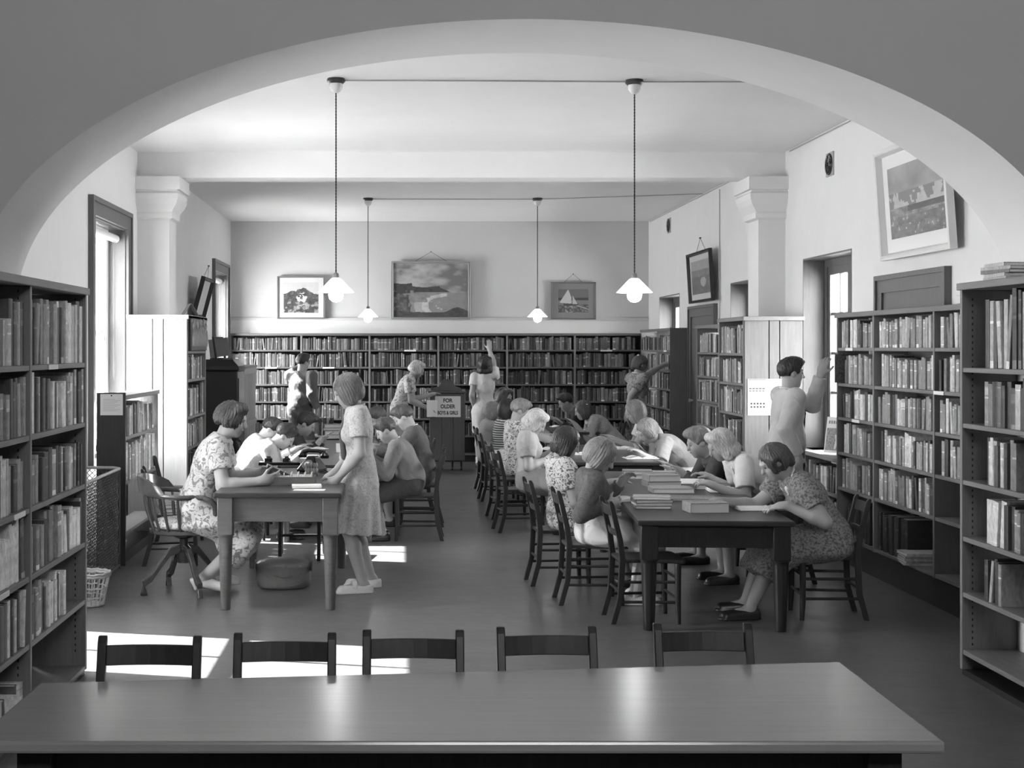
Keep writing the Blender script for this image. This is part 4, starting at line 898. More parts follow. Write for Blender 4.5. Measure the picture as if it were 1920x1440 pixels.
# ------------------------------------------------------------------ people: bodies grown as one smooth surface from a signed distance field
def nv(v): return np.array(v, dtype=np.float32)
def unit(v): v = np.asarray(v, dtype=float); return v/max(1e-9, np.linalg.norm(v))
class Field:
    def __init__(s): s.p = []
    def cap(s, a, b, ra, rb=None, k=.02, op='u', cut=None, flat=None):
        """rounded cone; flat=(axis unit vec, factor): squash along axis; cut=[(point, normal)]: keep the side against the normal"""
        s.p.append(('c', np.asarray(a, float), np.asarray(b, float), ra, ra if rb is None else rb, k, op, cut or [], flat)); return s
    def ell(s, c, ax, r, k=.02, op='u', cut=None):
        s.p.append(('e', np.asarray(c, float), np.asarray(ax, float), np.asarray(r, float), None, k, op, cut or [], None)); return s
    def fn(s, f, lo, hi, k=.02, op='u', cut=None):
        s.p.append(('f', f, np.asarray(lo, float), np.asarray(hi, float), None, k, op, cut or [], None)); return s
    def bounds(s):
        lo, hi = np.full(3, 9e9), np.full(3, -9e9)
        for q in s.p:
            if q[6] != 'u': continue
            a, b = s.bb(q); lo = np.minimum(lo, a); hi = np.maximum(hi, b)
        return lo, hi
    def bb(s, q):
        if q[0] == 'c':
            r = max(q[3], q[4]); return np.minimum(q[1], q[2])-r, np.maximum(q[1], q[2])+r
        if q[0] == 'e':
            e = np.sqrt(((q[2].T*q[3])**2).sum(1)); return q[1]-e, q[1]+e
        return q[2], q[3]
    def mesh(s, name, h, mats, parent, noise=None, zmin=None, **t):
        lo, hi = s.bounds(); lo = lo-2.5*h; hi = hi+2.5*h
        n = np.ceil((hi-lo)/h).astype(int)+1
        A = np.full(n, 1.0, np.float32)
        xs = [lo[i]+h*np.arange(n[i]) for i in range(3)]
        for q in s.p:
            a, b = s.bb(q); k = q[5]; pad = k+2*h
            i0 = np.clip(np.floor((a-pad-lo)/h).astype(int), 0, n-1); i1 = np.clip(np.ceil((b+pad-lo)/h).astype(int)+1, 1, n)
            if (i1 <= i0).any(): continue
            sl = tuple(slice(i0[j], i1[j]) for j in range(3))
            X = xs[0][sl[0]][:, None, None]; Y = xs[1][sl[1]][None, :, None]; Z = xs[2][sl[2]][None, None, :]
            if q[0] == 'c':
                pa, pb, ra, rb = q[1], q[2], q[3], q[4]; d = pb-pa; L2 = max(1e-9, d @ d)
                px, py, pz = X-pa[0], Y-pa[1], Z-pa[2]
                tt = np.clip((px*d[0]+py*d[1]+pz*d[2])/L2, 0, 1)
                qx, qy, qz = px-tt*d[0], py-tt*d[1], pz-tt*d[2]
                if q[8]:
                    ax_, f_ = q[8]; w = qx*ax_[0]+qy*ax_[1]+qz*ax_[2]; w2 = w*(1/f_-1); qx, qy, qz = qx+w2*ax_[0], qy+w2*ax_[1], qz+w2*ax_[2]
                D = np.sqrt(qx*qx+qy*qy+qz*qz)-(ra+(rb-ra)*tt)
            elif q[0] == 'e':
                px, py, pz = X-q[1][0], Y-q[1][1], Z-q[1][2]; e = q[2]; r = q[3]; k0 = 0; k1 = 0
                for j in range(3):
                    w = (px*e[j][0]+py*e[j][1]+pz*e[j][2])/r[j]; k0 = k0+w*w; k1 = k1+(w/r[j])**2
                k0 = np.sqrt(k0); k1 = np.sqrt(k1)+1e-9; D = k0*(k0-1)/k1
            else: D = q[1](X, Y, Z)
            for pt, nr in q[7]:
                D = np.maximum(D, (X-pt[0])*nr[0]+(Y-pt[1])*nr[1]+(Z-pt[2])*nr[2])
            old = A[sl]; D = D.astype(np.float32)
            if q[6] == 'u':
                hh = np.maximum(k-np.abs(old-D), 0)/k; A[sl] = np.minimum(old, D)-hh*hh*k*.25
            elif q[6] == 's':
                D = -D; hh = np.maximum(k-np.abs(old-D), 0)/k; A[sl] = np.maximum(old, D)+hh*hh*k*.25
        if noise is not None:
            X = xs[0][:, None, None]; Y = xs[1][None, :, None]; Z = xs[2][None, None, :]
            near = np.abs(A) < .05; I = np.nonzero(near)
            A[I] += noise(xs[0][I[0]], xs[1][I[1]], xs[2][I[2]]).astype(np.float32)
        if zmin is not None: A[:, :, xs[2] < zmin] = 1.0
        return nets(A, lo, h, name, mats, parent, **t)
def nets(A, lo, h, name, mats, parent, **t):
    ins = A < 0
    c = [ins[i:ins.shape[0]-1+i, j:ins.shape[1]-1+j, k:ins.shape[2]-1+k] for i in (0, 1) for j in (0, 1) for k in (0, 1)]
    s = sum(x.astype(np.int8) for x in c); act = (s > 0) & (s < 8)
    I = np.argwhere(act)
    if len(I) == 0: return None
    idx = np.full(act.shape, -1, np.int64); idx[act] = np.arange(len(I))
    acc = np.zeros((len(I), 3)); cnt = np.zeros(len(I))
    off = [(i, j, k) for i in (0, 1) for j in (0, 1) for k in (0, 1)]
    val = [A[I[:, 0]+o[0], I[:, 1]+o[1], I[:, 2]+o[2]] for o in off]
    for a in range(8):
        for b in range(a+1, 8):
            d = [off[b][i]-off[a][i] for i in range(3)]
            if sum(abs(x) for x in d) != 1: continue
            va, vb = val[a], val[b]; m = (va < 0) != (vb < 0)
            tt = va[m]/(va[m]-vb[m]); p = np.array(off[a], float)[None]+tt[:, None]*np.array(d, float)[None]
            acc[m] += p; cnt[m] += 1
    V = lo+h*(I+acc/cnt[:, None])
    Q = []
    for ax in range(3):
        o1 = [0, 0, 0]; o1[ax] = 1; u, w = (ax+1) % 3, (ax+2) % 3
        n = ins.shape
        a = ins[tuple(slice(1, n[i]-1) if i != ax else slice(0, n[i]-1) for i in range(3))]
        b = ins[tuple(slice(1, n[i]-1) if i != ax else slice(1, n[i]) for i in range(3))]
        for flip in (False, True):
            E = np.argwhere((a & ~b) if not flip else (~a & b))
            if len(E) == 0: continue
            base = E.copy(); base[:, u] += 1; base[:, w] += 1     # grid vertex index of edge start
            def cell(du, dw):
                q = base.copy(); q[:, u] += du; q[:, w] += dw; return idx[q[:, 0], q[:, 1], q[:, 2]]
            quad = np.stack([cell(-1, -1), cell(0, -1), cell(0, 0), cell(-1, 0)], 1)
            if flip: quad = quad[:, ::-1]
            Q.append(quad)
    Q = np.concatenate(Q); Q = Q[(Q >= 0).all(1)]
    me = bpy.data.meshes.new(name); me.vertices.add(len(V)); me.vertices.foreach_set('co', V.astype(np.float32).ravel())
    me.loops.add(Q.size); me.loops.foreach_set('vertex_index', Q.astype(np.int32).ravel())
    me.polygons.add(len(Q)); me.polygons.foreach_set('loop_start', np.arange(0, Q.size, 4, dtype=np.int32)); me.polygons.foreach_set('loop_total', np.full(len(Q), 4, np.int32))
    me.polygons.foreach_set('use_smooth', np.ones(len(Q), bool)); me.update(calc_edges=True); me.validate()
    for m in (mats if isinstance(mats, (list, tuple)) else [mats]): me.materials.append(m)
    o = bpy.data.objects.new(name, me); COL.objects.link(o)
    if parent is not None: o.parent = parent
    return tag(o, **t)
def ik(a, b, l1, l2, hint):
    a, b = np.asarray(a, float), np.asarray(b, float); d = b-a; L = np.linalg.norm(d); dn = d/L
    L = min(L, (l1+l2)*.998); b = a+dn*L
    x = (l1*l1-l2*l2+L*L)/(2*L); y = math.sqrt(max(0, l1*l1-x*x))
    hn = np.asarray(hint, float); hn = hn-dn*(hn @ dn); hn = unit(hn)
    return a+dn*x+hn*y, b
SK = lambda v, nm: M(nm, v, .5, spec=.35)
skin_f = SK(.36, 'skin_fair'); skin_m = SK(.28, 'skin_mid'); lipm = SK(.20, 'lip_tone'); eyem = M('eye_dark', .03, .3)
def hand(B, w, d, n, side, H, curl, h, spread=.0, thumb=None):
    """palm with five separate fingers. w wrist, d finger direction, n palm normal (direction the palm faces), side: unit vec toward the thumb"""
    w, d, n = np.asarray(w, float), unit(d), np.asarray(n, float); n = unit(n-d*(n @ d)); t = np.asarray(side, float); t = unit(t-d*(t @ d)-n*(t @ n))
    L = .108*H; pw = .026*H; fr = max(.0052*H, h*.8)
    pc = w+d*L*.24
    B.ell(pc, [d, t, n], [L*.31, pw, .0125*H], k=.012)
    B.cap(w, pc, .0165*H, .016*H, k=.02)
    for i, (o, l) in enumerate(((.78, .43), (.27, .49), (-.25, .45), (-.74, .35))):
        b = w+d*L*(.46-.03*abs(o))+t*pw*o*.92; c0 = curl*(.75+.12*i); dd = unit(d+t*o*(.10+spread))
        a1 = b+unit(dd*math.cos(c0*.5)+n*math.sin(c0*.5))*L*l*.45; a2 = a1+unit(dd*math.cos(c0*1.1)+n*math.sin(c0*1.1))*L*l*.32; a3 = a2+unit(dd*math.cos(c0*1.55)+n*math.sin(c0*1.55))*L*l*.24
        B.cap(b-dd*L*.08, a1, fr*1.1, fr*1.04, k=.005); B.cap(a1, a2, fr*1.03, fr*.95, k=.004); B.cap(a2, a3, fr*.95, fr*.8, k=.004)
    tb = w+d*L*.14+t*pw*.62; t1 = tb+unit(d*.62+t*.75+n*.25)*L*.26; t2 = t1+unit(d*.85+t*.3+n*(.25+curl*.3))*L*.24
    B.cap(tb, t1, fr*1.5, fr*1.15, k=.01); B.cap(t1, t2, fr*1.12, fr*.9, k=.004)
def person(label, H, pelvis, yaw, lean=10, head=(20, 0, 0), hands=((0, 0, 0), (0, 0, 0)), feet=None, seat=True, top=None, bottom=None, hair=None, skin=None, h=.008, build=1.0,
           elbow=((0, 0, -1), (0, 0, -1)), palm=((0, 0, -1), (0, 0, -1)), fdir=(None, None), curl=(.5, .5), shoes=None, female=False, group='library visitors', twist=0, tuck=True, shrug=(0, 0), knee=None, collar=None, extras=None, headscale=1.0, thumb=(None, None), aim=None):
    """yaw: heading in degrees (0 = +x, 90 = away from the camera). hands/feet: world targets (left, right)."""
    skin = skin or skin_f
    P = empty('person', tuple(pelvis[:2])+(0,), 0, label, 'person', group)
    y = math.radians(yaw); f = np.array([math.cos(y), math.sin(y), 0]); l = np.array([-math.sin(y), math.cos(y), 0]); up = np.array([0, 0, 1.0])
    off = np.array([pelvis[0], pelvis[1], 0.0]); W = lambda q: np.asarray(q, float)-off
    hip = W(pelvis); b = build
    ud = lambda a: up*math.cos(a)+f*math.sin(a)
    ts = 1.0; hhs = (.148 if H < 1.5 else .140)*H*headscale
    if aim:
        tgt = W(at(aim[0], aim[1], pelvis[1])); best = None; hp_ = math.radians(head[0])
        for le in range(-6, 58):
            for q in range(0, 15):
                t_ = .78+.025*q; u_ = [ud(math.radians(le*k)) for k in (.7, 1.05, 1.35)]
                hu_ = up*math.cos(hp_)+f*math.sin(hp_); hf_ = f*math.cos(hp_)-up*math.sin(hp_)
                c_ = hip+H*t_*(u_[0]*.095+u_[1]*.115+u_[2]*.10)+unit(u_[2]*.75+hu_*.5)*.043*H+hu_*hhs*.36+hf_*hhs*.10
                dz = c_[2]-tgt[2]; df = (c_-tgt) @ f
                sc_ = dz*dz*60+min(abs(df), .25)**2*25+(t_-.97)**2*1.2+((le-lean)/40)**2*.25
                if best is None or sc_ < best[0]: best = (sc_, le, t_, df)
        lean, ts = best[1], best[2]
        if abs(f[0]) > .8: sx_ = (at(aim[0], aim[1], pelvis[1])[0]-pelvis[0]); hip = hip-f*np.clip(best[3], -.16, .16)
    a1, a2, a3 = [math.radians(lean*q) for q in (.7, 1.05, 1.35)]
    tw = math.radians(twist); l2 = l*math.cos(tw)+f*math.sin(tw)*(1); f2 = unit(np.cross(l2, up))
    u1, u2, u3 = ud(a1), ud(a2), ud(a3)
    waist = hip+u1*.095*H*ts; chest = waist+u2*.115*H*ts; nb = chest+u3*.10*H*ts
    sw = (.098 if female else .104)*H*b; hw = (.062 if female else .055)*H
    fw1 = unit(f-u1*(f @ u1)); fw2 = unit(f2-u2*(f2 @ u2)); fw3 = unit(f2-u3*(f2 @ u3))
    sh = [nb-u3*.022*H+l2*sw+up*shrug[0], nb-u3*.022*H-l2*sw+up*shrug[1]]
    # head frame
    hp, hy, hr = [math.radians(q) for q in head]; fy = f*math.cos(hy)+l*math.sin(hy); hl0 = unit(np.cross(up, fy))
    hf = unit(fy*math.cos(hp)-up*math.sin(hp)); hu = unit(np.cross(hf, hl0)); hl = unit(hl0*math.cos(hr)+hu*math.sin(hr)); hu = unit(np.cross(hf, hl))
    hh = (.148 if H < 1.5 else .140)*H*headscale
    skull = nb+unit(u3*.75+hu*.5)*.043*H; hc = skull+hu*hh*.36+hf*hh*.10
    X = lambda ff, ll, uu: hc+hf*ff*hh+hl*ll*hh+hu*uu*hh
    HF = [hl, hf, hu]
    B = Field()
    # torso core
    B.ell(hip+u1*.01*H, [l, fw1, u1], [hw*1.35, .058*H*b, .075*H]); B.ell(waist, [l, fw1, u1], [.064*H*b, .05*H*b, .08*H], k=.04)
    B.ell(chest+u2*.0*H, [l2, fw2, u2], [.082*H*b, .056*H*b, .095*H], k=.04); B.cap(sh[0]*.93+sh[1]*.07, sh[1]*.93+sh[0]*.07, .03*H, k=.04)
    B.cap(nb-u3*.02*H, skull+hu*.02, .034*H*(.92 if female else 1), .031*H*(.92 if female else 1), k=.03)
    # head
    B.ell(X(-.05, 0, .13), HF, [.325*hh, .40*hh, .36*hh], k=.02)
    B.ell(X(.11, 0, -.20), HF, [.235*hh, .245*hh, .27*hh], k=.05); B.ell(X(.25, 0, -.40), HF, [.095*hh, .085*hh, .08*hh], k=.03)
    for s in (1, -1):
        B.ell(X(.22, s*.155, -.12), HF, [.10*hh, .11*hh, .12*hh], k=.03); B.ell(X(.395, s*.145, .025), HF, [.085*hh, .055*hh, .055*hh], k=.02, op='s')
        B.ell(X(-.03, s*.325, -.03), HF, [.035*hh, .075*hh, .105*hh], k=.012)
    B.cap(X(.345, .13, .105), X(.345, -.13, .105), .035*hh, k=.025)
    B.cap(X(.36, 0, .05), X(.455, 0, -.115), .032*hh, .052*hh, k=.018)
    B.ell(X(.35, 0, -.235), HF, [.095*hh, .05*hh, .028*hh], k=.012); B.ell(X(.335, 0, -.29), HF, [.08*hh, .05*hh, .03*hh], k=.012)
    # arms
    ua, fa = .172*H, .152*H; el = []; wr = []
    for i, s in enumerate((1, -1)):
        e, w_ = ik(sh[i], W(hands[i]), ua, fa, elbow[i]); el.append(e); wr.append(w_)
        B.cap(sh[i], e, .032*H*b, .0255*H*b, k=.03); m_ = e+(w_-e)*.3; B.cap(e, m_, .0255*H*b, .0255*H*b, k=.02); B.cap(m_, w_, .0255*H*b, .0165*H, k=.02)
        fd = unit(w_-e) if fdir[i] is None else unit(fdir[i])
        sd = thumb[i] if thumb[i] is not None else np.cross(fd, np.asarray(palm[i], float))*(1 if i == 1 else -1)
        hand(B, w_, fd, palm[i], sd, H, curl[i], h)
    # legs
    th, sn = .245*H, .243*H; kn = []; an = []; tz = .042*H
    for i, s in enumerate((1, -1)):
        hj = hip+l*s*hw; ft = W(feet[i]); ank = ft+up*tz
        kh = (knee[i] if knee else (f+up*.9 if seat else f))
        k_, a_ = ik(hj, ank, th, sn, kh); kn.append(k_); an.append(a_)
        B.cap(hj, k_, (.044 if bottom.get('type') == 'skirt' and not seat else .05)*H, .034*H, k=.03); c_ = k_+(a_-k_)*.3; B.cap(k_, c_, .033*H, .034*H, k=.02); B.cap(c_, a_, .034*H, .021*H, k=.02)
        toe = unit(f+(l*s*.15)); B.cap(a_-up*.008*H-toe*.01*H, a_+toe*.085*H-up*.024*H, .022*H, .017*H, k=.02)
    B.mesh('body', h, skin, P, zmin=-.02)
    # eyes, brows, lips
    for s in (1, -1):
        E = Field(); E.ell(X(.355, s*.145, .015), HF, [.062*hh, .02*hh, .02*hh]); E.mesh('eye', min(h, .004), eyem, P)
        E = Field(); E.cap(X(.382, s*.08, .105), X(.345, s*.21, .10), .014*hh, .010*hh); E.mesh('eyebrow', min(h, .004), hair['mat'] if hair else eyem, P)
    E = Field(); E.ell(X(.385, 0, -.245), HF, [.085*hh, .028*hh, .036*hh]); E.mesh('lips', min(h, .004), lipm, P)
    # clothes: top
    g = .012+h*.25+(0 if female or top.get('tight') else .006)
    T = Field(); wf = 1.0 if female else 1.3; T.ell(waist-u1*.01*H, [l, fw1, u1], [.07*H*b*wf+g, .055*H*b*wf+g, .10*H], k=.05); T.ell(chest, [l2, fw2, u2], [.088*H*b+g, .062*H*b+g, .10*H], k=.05)
    neckcut = [(nb+u3*.012*H, u3)]
    T.cap(sh[0]*.95+sh[1]*.05, sh[1]*.95+sh[0]*.05, .034*H+g*.7, k=.05, cut=neckcut); T.cap(chest+u2*.05*H, nb-u3*.0*H, .055*H, .043*H+g*.4, k=.04, cut=neckcut)
    if female: 
        for s in (1, -1): T.ell(chest+fw2*.048*H*b+l2*s*.038*H-u2*.012*H, [l2, fw2, u2], [.038*H, .036*H, .04*H], k=.04)
    T.ell(hip+u1*.03*H, [l, fw1, u1], [hw*1.5+g, .066*H*b+g, .07*H], k=.05)
    sl = top.get('sleeve', 'short'); fl_ = top.get('len', .5)
    for i in range(2):
        d = unit(el[i]-sh[i])
        if sl in ('short', 'puff'):
            e = sh[i]+d*ua*fl_; T.cap(sh[i]-d*.01, e+d*.03, .034*H*b+g, (.036*H*b+g) if sl == 'short' else .040*H*b+g, k=.014, cut=[(e, d)])
            if sl == 'puff': T.ell(sh[i]+d*ua*.28+up*.008, [d, unit(np.cross(d, up+f*.1)), unit(np.cross(d, np.cross(d, up+f*.1)))], [.062*H, .054*H, .056*H], k=.03, cut=[(e, d)])
        elif sl == 'long':
            T.cap(sh[i], el[i], .036*H*b+g*.9, .029*H*b+g*.9, k=.014); dd = unit(wr[i]-el[i]); e = wr[i]-dd*(.012*H if top.get('cuff', 0) == 0 else top['cuff']*fa)
            T.cap(el[i], e+dd*.03, .029*H*b+g*.9, .020*H+g*.8, k=.014, cut=[(e, dd)])
    onep = bottom.get('type') == 'skirt' and bottom['mat'] is top['mat']
    S = T if onep else Field()
    bt = bottom.get('type', 'skirt'); ln = bottom.get('len', .3); fl = bottom.get('flare', 1.0)
    if not onep: S.ell(hip+u1*.02*H, [l, fw1, u1], [hw*1.55+g*.8, .068*H*b+g*.8, .072*H], k=.04)
    if bt == 'skirt':
        if seat:
            r1, r2 = .056*H+g, (.045*H+g)*fl
            for i in range(2):
                hj = hip+l*(1-2*i)*hw; td = unit(kn[i]-hj); ke = kn[i]+td*.02*H
                S.cap(hj, ke, r1, r2, k=.05, cut=[(kn[i]+td*.03*H, td)])
                dd = unit(an[i]-kn[i]); e = kn[i]+dd*sn*ln; S.cap(kn[i], e+dd*.03, r2, r2*1.0*fl, k=.05, cut=[(e, dd)])
            mk = (kn[0]+kn[1])/2; S.cap(hip, mk, r1, r2*.95, k=.07, cut=[(mk+unit(mk-hip)*.03*H, unit(mk-hip))])
            td = unit(mk-hip); S.ell(hip+td*.07*H-up*.022*H, [l, td, up], [hw*2.1+.035, .135*H, .045*H], k=.06)
            ma = (an[0]+an[1])/2; dd = unit(ma-mk); e = mk+dd*sn*ln*.95
            if ln > .05: S.cap(mk, e+dd*.03, r2*.9, r2*fl, k=.07, cut=[(e, dd)])
        else:
            hem = (kn[0]+kn[1])/2; hem = hem+(an[0]+an[1]-kn[0]-kn[1])/2*ln; A0 = waist-u1*.02*H; dv = hem-A0; LL = np.linalg.norm(dv); dn = dv/LL
            lx = unit(l-dn*(l @ dn)); fx = np.cross(dn, lx); R0, R1 = .062*H*b+g, .105*H*fl; Rh = hw+.05*H+g
            def skirt(Xx, Yy, Zz):
                px, py, pz = Xx-A0[0], Yy-A0[1], Zz-A0[2]; t = (px*dn[0]+py*dn[1]+pz*dn[2])/LL
                a = px*lx[0]+py*lx[1]+pz*lx[2]; c = (px*fx[0]+py*fx[1]+pz*fx[2])*1.22
                tc = np.clip(t, 0, 1); ang = np.arctan2(c, a); R = np.where(tc < .35, R0+(Rh-R0)*np.sin(tc/.35*1.5708), Rh+(R1-Rh)*(tc-.35)/.65)
                R = R*(1+.055*tc*np.sin(ang*9+np.sin(ang*2)*1.5)*fl)
                d = (np.sqrt(a*a+c*c)-R)*.8; d = np.maximum(d, (t-1)*LL); return np.maximum(d, -t*LL)
            ext = max(R1, Rh)*1.25; S.fn(skirt, np.minimum(A0, hem)-ext, np.maximum(A0, hem)+ext, k=.03)
    elif bt in ('trousers', 'shorts'):
        for i in range(2):
            hj = hip+l*(1-2*i)*hw; r1 = .054*H+g; td = unit(kn[i]-hj)
            if bt == 'shorts':
                e = hj+(kn[i]-hj)*.86; S.cap(hj, e+td*.03, r1, .046*H+g, k=.04, cut=[(e, td)])
            else:
                S.cap(hj, kn[i], r1, .04*H+g, k=.03); dd = unit(an[i]-kn[i]); e = an[i]-dd*.01; S.cap(kn[i], e+dd*.03, .04*H+g, .033*H+g, k=.03, cut=[(e, dd)])
    rs = random.Random(int(H*1e4+yaw*7+hip[2]*999)); ph = [rs.uniform(0, 6) for _ in range(6)]
    def wrinkle(x, y_, z):
        q1 = np.sin(24*(x+.7*z)+2.6*np.sin(11*y_+ph[0])+ph[1]); q2 = np.sin(27*(y_-.8*z)+2.4*np.sin(13*x+ph[2])+ph[3]); q3 = np.sin(20*z+3*np.sin(9*x+8*y_+ph[4])+ph[5])
        return -.0032*((1-np.abs(q1))**4+(1-np.abs(q2))**4)-.0025*(1-np.abs(q3))**4+.001
    if not tuck or onep: T.mesh('dress' if onep else top.get('name', 'shirt'), h, top['mat'], P, noise=wrinkle)
    else: T.mesh(top.get('name', 'shirt'), h, top['mat'], P, noise=wrinkle)
    if not onep: S.mesh(bt, h, bottom['mat'], P, noise=wrinkle)
    if onep and bottom.get('belt'):
        Q = Field(); Q.ell(waist-u1*.02*H, [l, fw1, u1], [.074*H*b+g*1.2, .059*H*b+g*1.2, .08*H], cut=[(waist-u1*.012*H, u1), (waist-u1*.035*H, -u1)]); Q.mesh('belt', h*.8, bottom['belt'], P)
    if collar:
        Q = Field(); cn = nb+u3*.012*H
        for s in (1, -1):
            p0 = cn-fw3*.03*H+l2*s*.012*H+u3*.006*H; p1 = cn+l2*s*.046*H-u3*.004*H; p2 = cn+fw3*.040*H+l2*s*.032*H-u3*.018*H; p3 = cn+fw3*.046*H+l2*s*.022*H-u3*.04*H
            for a_, c_ in ((p0, p1), (p1, p2), (p2, p3)): Q.cap(a_, c_, .015*H, .015*H, k=.01, flat=(unit(u3*.7+fw3*.7), .45))
        Q.mesh('collar', min(h, .007), collar, P)
    # shoes
    if shoes:
        st = shoes.get('style', 'shoe')
        for i, s in enumerate((1, -1)):
            toe = unit(f+(l*s*.15)); a_ = an[i]; Q = Field(); g0 = a_[2]-tz
            hl_ = a_-toe*.022*H; base = np.array([0, 0, 1.0])
            lowcut = [(np.array([0, 0, g0]), -base)]
            if st == 'pump':
                Q.cap(np.array([*(hl_[:2]), g0+.045*H]), np.array([*((a_+toe*.09*H)[:2]), g0+.012*H]), .024*H, .022*H, k=.01, cut=[(np.array([0, 0, g0+.05*H]), base)]+lowcut); Q.cap(np.array([*(hl_[:2]), g0+.02*H]), np.array([*(hl_[:2]), g0+.004*H]), .011*H, .007*H, k=.02, cut=lowcut)
            else:
                c_ = [(np.array([0, 0, g0+(.052 if st == 'shoe' else .036)*H]), base)]+lowcut
                Q.cap(np.array([*(hl_[:2]), g0+.022*H]), np.array([*((a_+toe*.095*H)[:2]), g0+.012*H]), .027*H, .025*H, k=.01, cut=c_); Q.cap(np.array([*(hl_[:2]), g0+.0*H]), np.array([*((a_+toe*.1*H)[:2]), g0]), .028*H, .028*H, k=.005, cut=[(np.array([0, 0, g0+.012*H]), base)]+lowcut)
            Q.mesh('shoe', min(h, .007), shoes['mat'], P)
            if shoes.get('sock'):
                dd = unit(kn[i]-a_); Q = Field(); e = a_+dd*sn*shoes.get('sockh', .22); Q.cap(a_-up*.01, e+dd*.03, .025*H, .030*H, cut=[(e, dd)]); Q.mesh('sock', min(h, .008), shoes['sock'], P)
            if st == 'sandal':
                Q = Field(); Q.cap(a_+toe*.0*H-up*.004*H, a_+toe*.05*H-up*.012*H, .0285*H, .026*H, cut=[(a_+toe*.052*H, toe), (a_+toe*.03*H, -toe)]); Q.mesh('shoe_strap', .004, shoes['mat'], P)
    # hair
    if hair:
        st = hair['style']; R = Field(); Z = hair.get('len', .0); vol = hair.get('vol', 1.0)
        R.ell(X(-.065, 0, .15), HF, [.365*hh*vol, .435*hh*vol, .40*hh*vol], k=.03)
        if st == 'short':
            R.ell(X(.20, .0, .43), HF, [.24*hh, .24*hh, .12*hh], k=.06)
            R.ell(X(.50, 0, -.10), HF, [.5*hh, .34*hh, .42*hh], k=.02, op='s'); R.ell(X(-.02, 0, -.52), HF, [.6*hh, .62*hh, .42*hh], k=.03, op='s')
            for s in (1, -1): R.ell(X(.0, s*.40, -.10), HF, [.12*hh, .14*hh, .16*hh], k=.02, op='s')
        else:
            e = -.42-Z
            R.ell(X(-.10, 0, -.10-Z*.35), HF, [.40*hh*vol, .40*hh*vol, (.46+Z*.55)*hh], k=.06, cut=[(X(0, 0, e), -hu)])
            for s in (1, -1): R.cap(X(.02, s*.30, .1), X(.04, s*.34, e+.08), .10*hh, .12*hh, k=.06, cut=[(X(0, 0, e+.02), -hu)])
            if st == 'wavy':
                for q in range(16):
                    t = math.radians(70+220*q/15); R.ell(X(-.06+.36*math.cos(t), .38*math.sin(t), e+.05+.10*((q*7) % 5)/5), HF, [.11*hh]*3, k=.03)
                for q in range(9): t = math.radians(-90+180*q/8); R.ell(X(.12+.1*math.cos(t), .33*math.sin(t), .30+.1*math.cos(t)), HF, [.10*hh, .10*hh, .09*hh], k=.03)
            if st == 'bun': pass
            fwd = hair.get('fringe', 0)
            if hair.get('ears'):
                for s in (1, -1): R.ell(X(.06, s*.44, -.16), HF, [.14*hh, .17*hh, .24*hh], k=.02, op='s')
                R.ell(X(-.40, 0, -.22), HF, [.17*hh, .13*hh, .17*hh], k=.04)
            R.ell(X(.52, 0, -.16+fwd*.0), HF, [.285*hh, .40*hh, (.50-fwd)*hh], k=.02, op='s')
            R.ell(X(.42, 0, -.55), HF, [.33*hh, .36*hh, .5*hh], k=.02, op='s')
            R.ell(X(.06, 0, -.62), HF, [.22*hh, .30*hh, .42*hh], k=.03, op='s')
        am = hair.get('am', .0032)
        def strands(x, y_, z):
            px, py, pz = x-hc[0], y_-hc[1], z-hc[2]; a = px*hl[0]+py*hl[1]+pz*hl[2]; c = px*hf[0]+py*hf[1]+pz*hf[2]; w = px*hu[0]+py*hu[1]+pz*hu[2]
            ang = np.arctan2(a, -c-.02); return am*.75*np.sin(ang*36+np.sin(w*(60 if st == 'wavy' else 22)+ph[5])*2.0)+am*.45*np.sin(ang*57+w*30+ph[1])+am*.6*np.sin(ang*7+w*25+ph[2])
        R.mesh('hair', min(h*.85, .0065), hair['mat'], P, noise=strands)
        if hair.get('clip'):
            Q = Field(); s = hair['clip']
            if s == 'comb': Q.cap(X(-.02, .30, .38), X(-.32, .34, .26), .02*hh, k=.01)
            elif s == 'flower':
                for q in range(5): t = 2*math.pi*q/5; Q.ell(X(-.02+.06*math.cos(t), -.385, .15+.06*math.sin(t)), HF, [.03*hh, .05*hh, .05*hh], k=.008)
            elif s == 'bow':
                Q.ell(X(-.30, .18, .42), HF, [.12*hh, .05*hh, .07*hh]); Q.ell(X(-.30, -.05, .46), HF, [.12*hh, .05*hh, .07*hh])
            else: Q.cap(X(-.02, .355, .05), X(-.14, .35, .10), .014*hh, k=.01)
            Q.mesh('hair_clip', .004, M('clip_white', .75, .4), P)
    if extras: extras(dict(P=P, nb=nb, u3=u3, fw3=fw3, fw2=fw2, u2=u2, chest=chest, wr=wr, el=el, H=H, l2=l2, waist=waist, g=g, h=h, sh=sh))
    return P
def PA(aim, *a, **k): return person(*a, aim=aim, **k)
hm = {'dark': M('hair_dark', .035, .45, 'hair', v2=.012), 'brown': M('hair_brown', .10, .45, 'hair', v2=.035), 'fair': M('hair_fair', .30, .45, 'hair', v2=.12), 'blonde': M('hair_blonde', .62, .45, 'hair', v2=.26)}
fa_ = M('floral_leaf', .54, .8, 'floral', v2=.20, scale=.8); fb_ = M('floral_pale', .50, .8, 'floral', v2=.36, scale=1.4); fc_ = M('floral_bold', .60, .8, 'floral', v2=.10, scale=1.5); fdk = M('floral_grey', .34, .8, 'floral', v2=.12, scale=1.2)
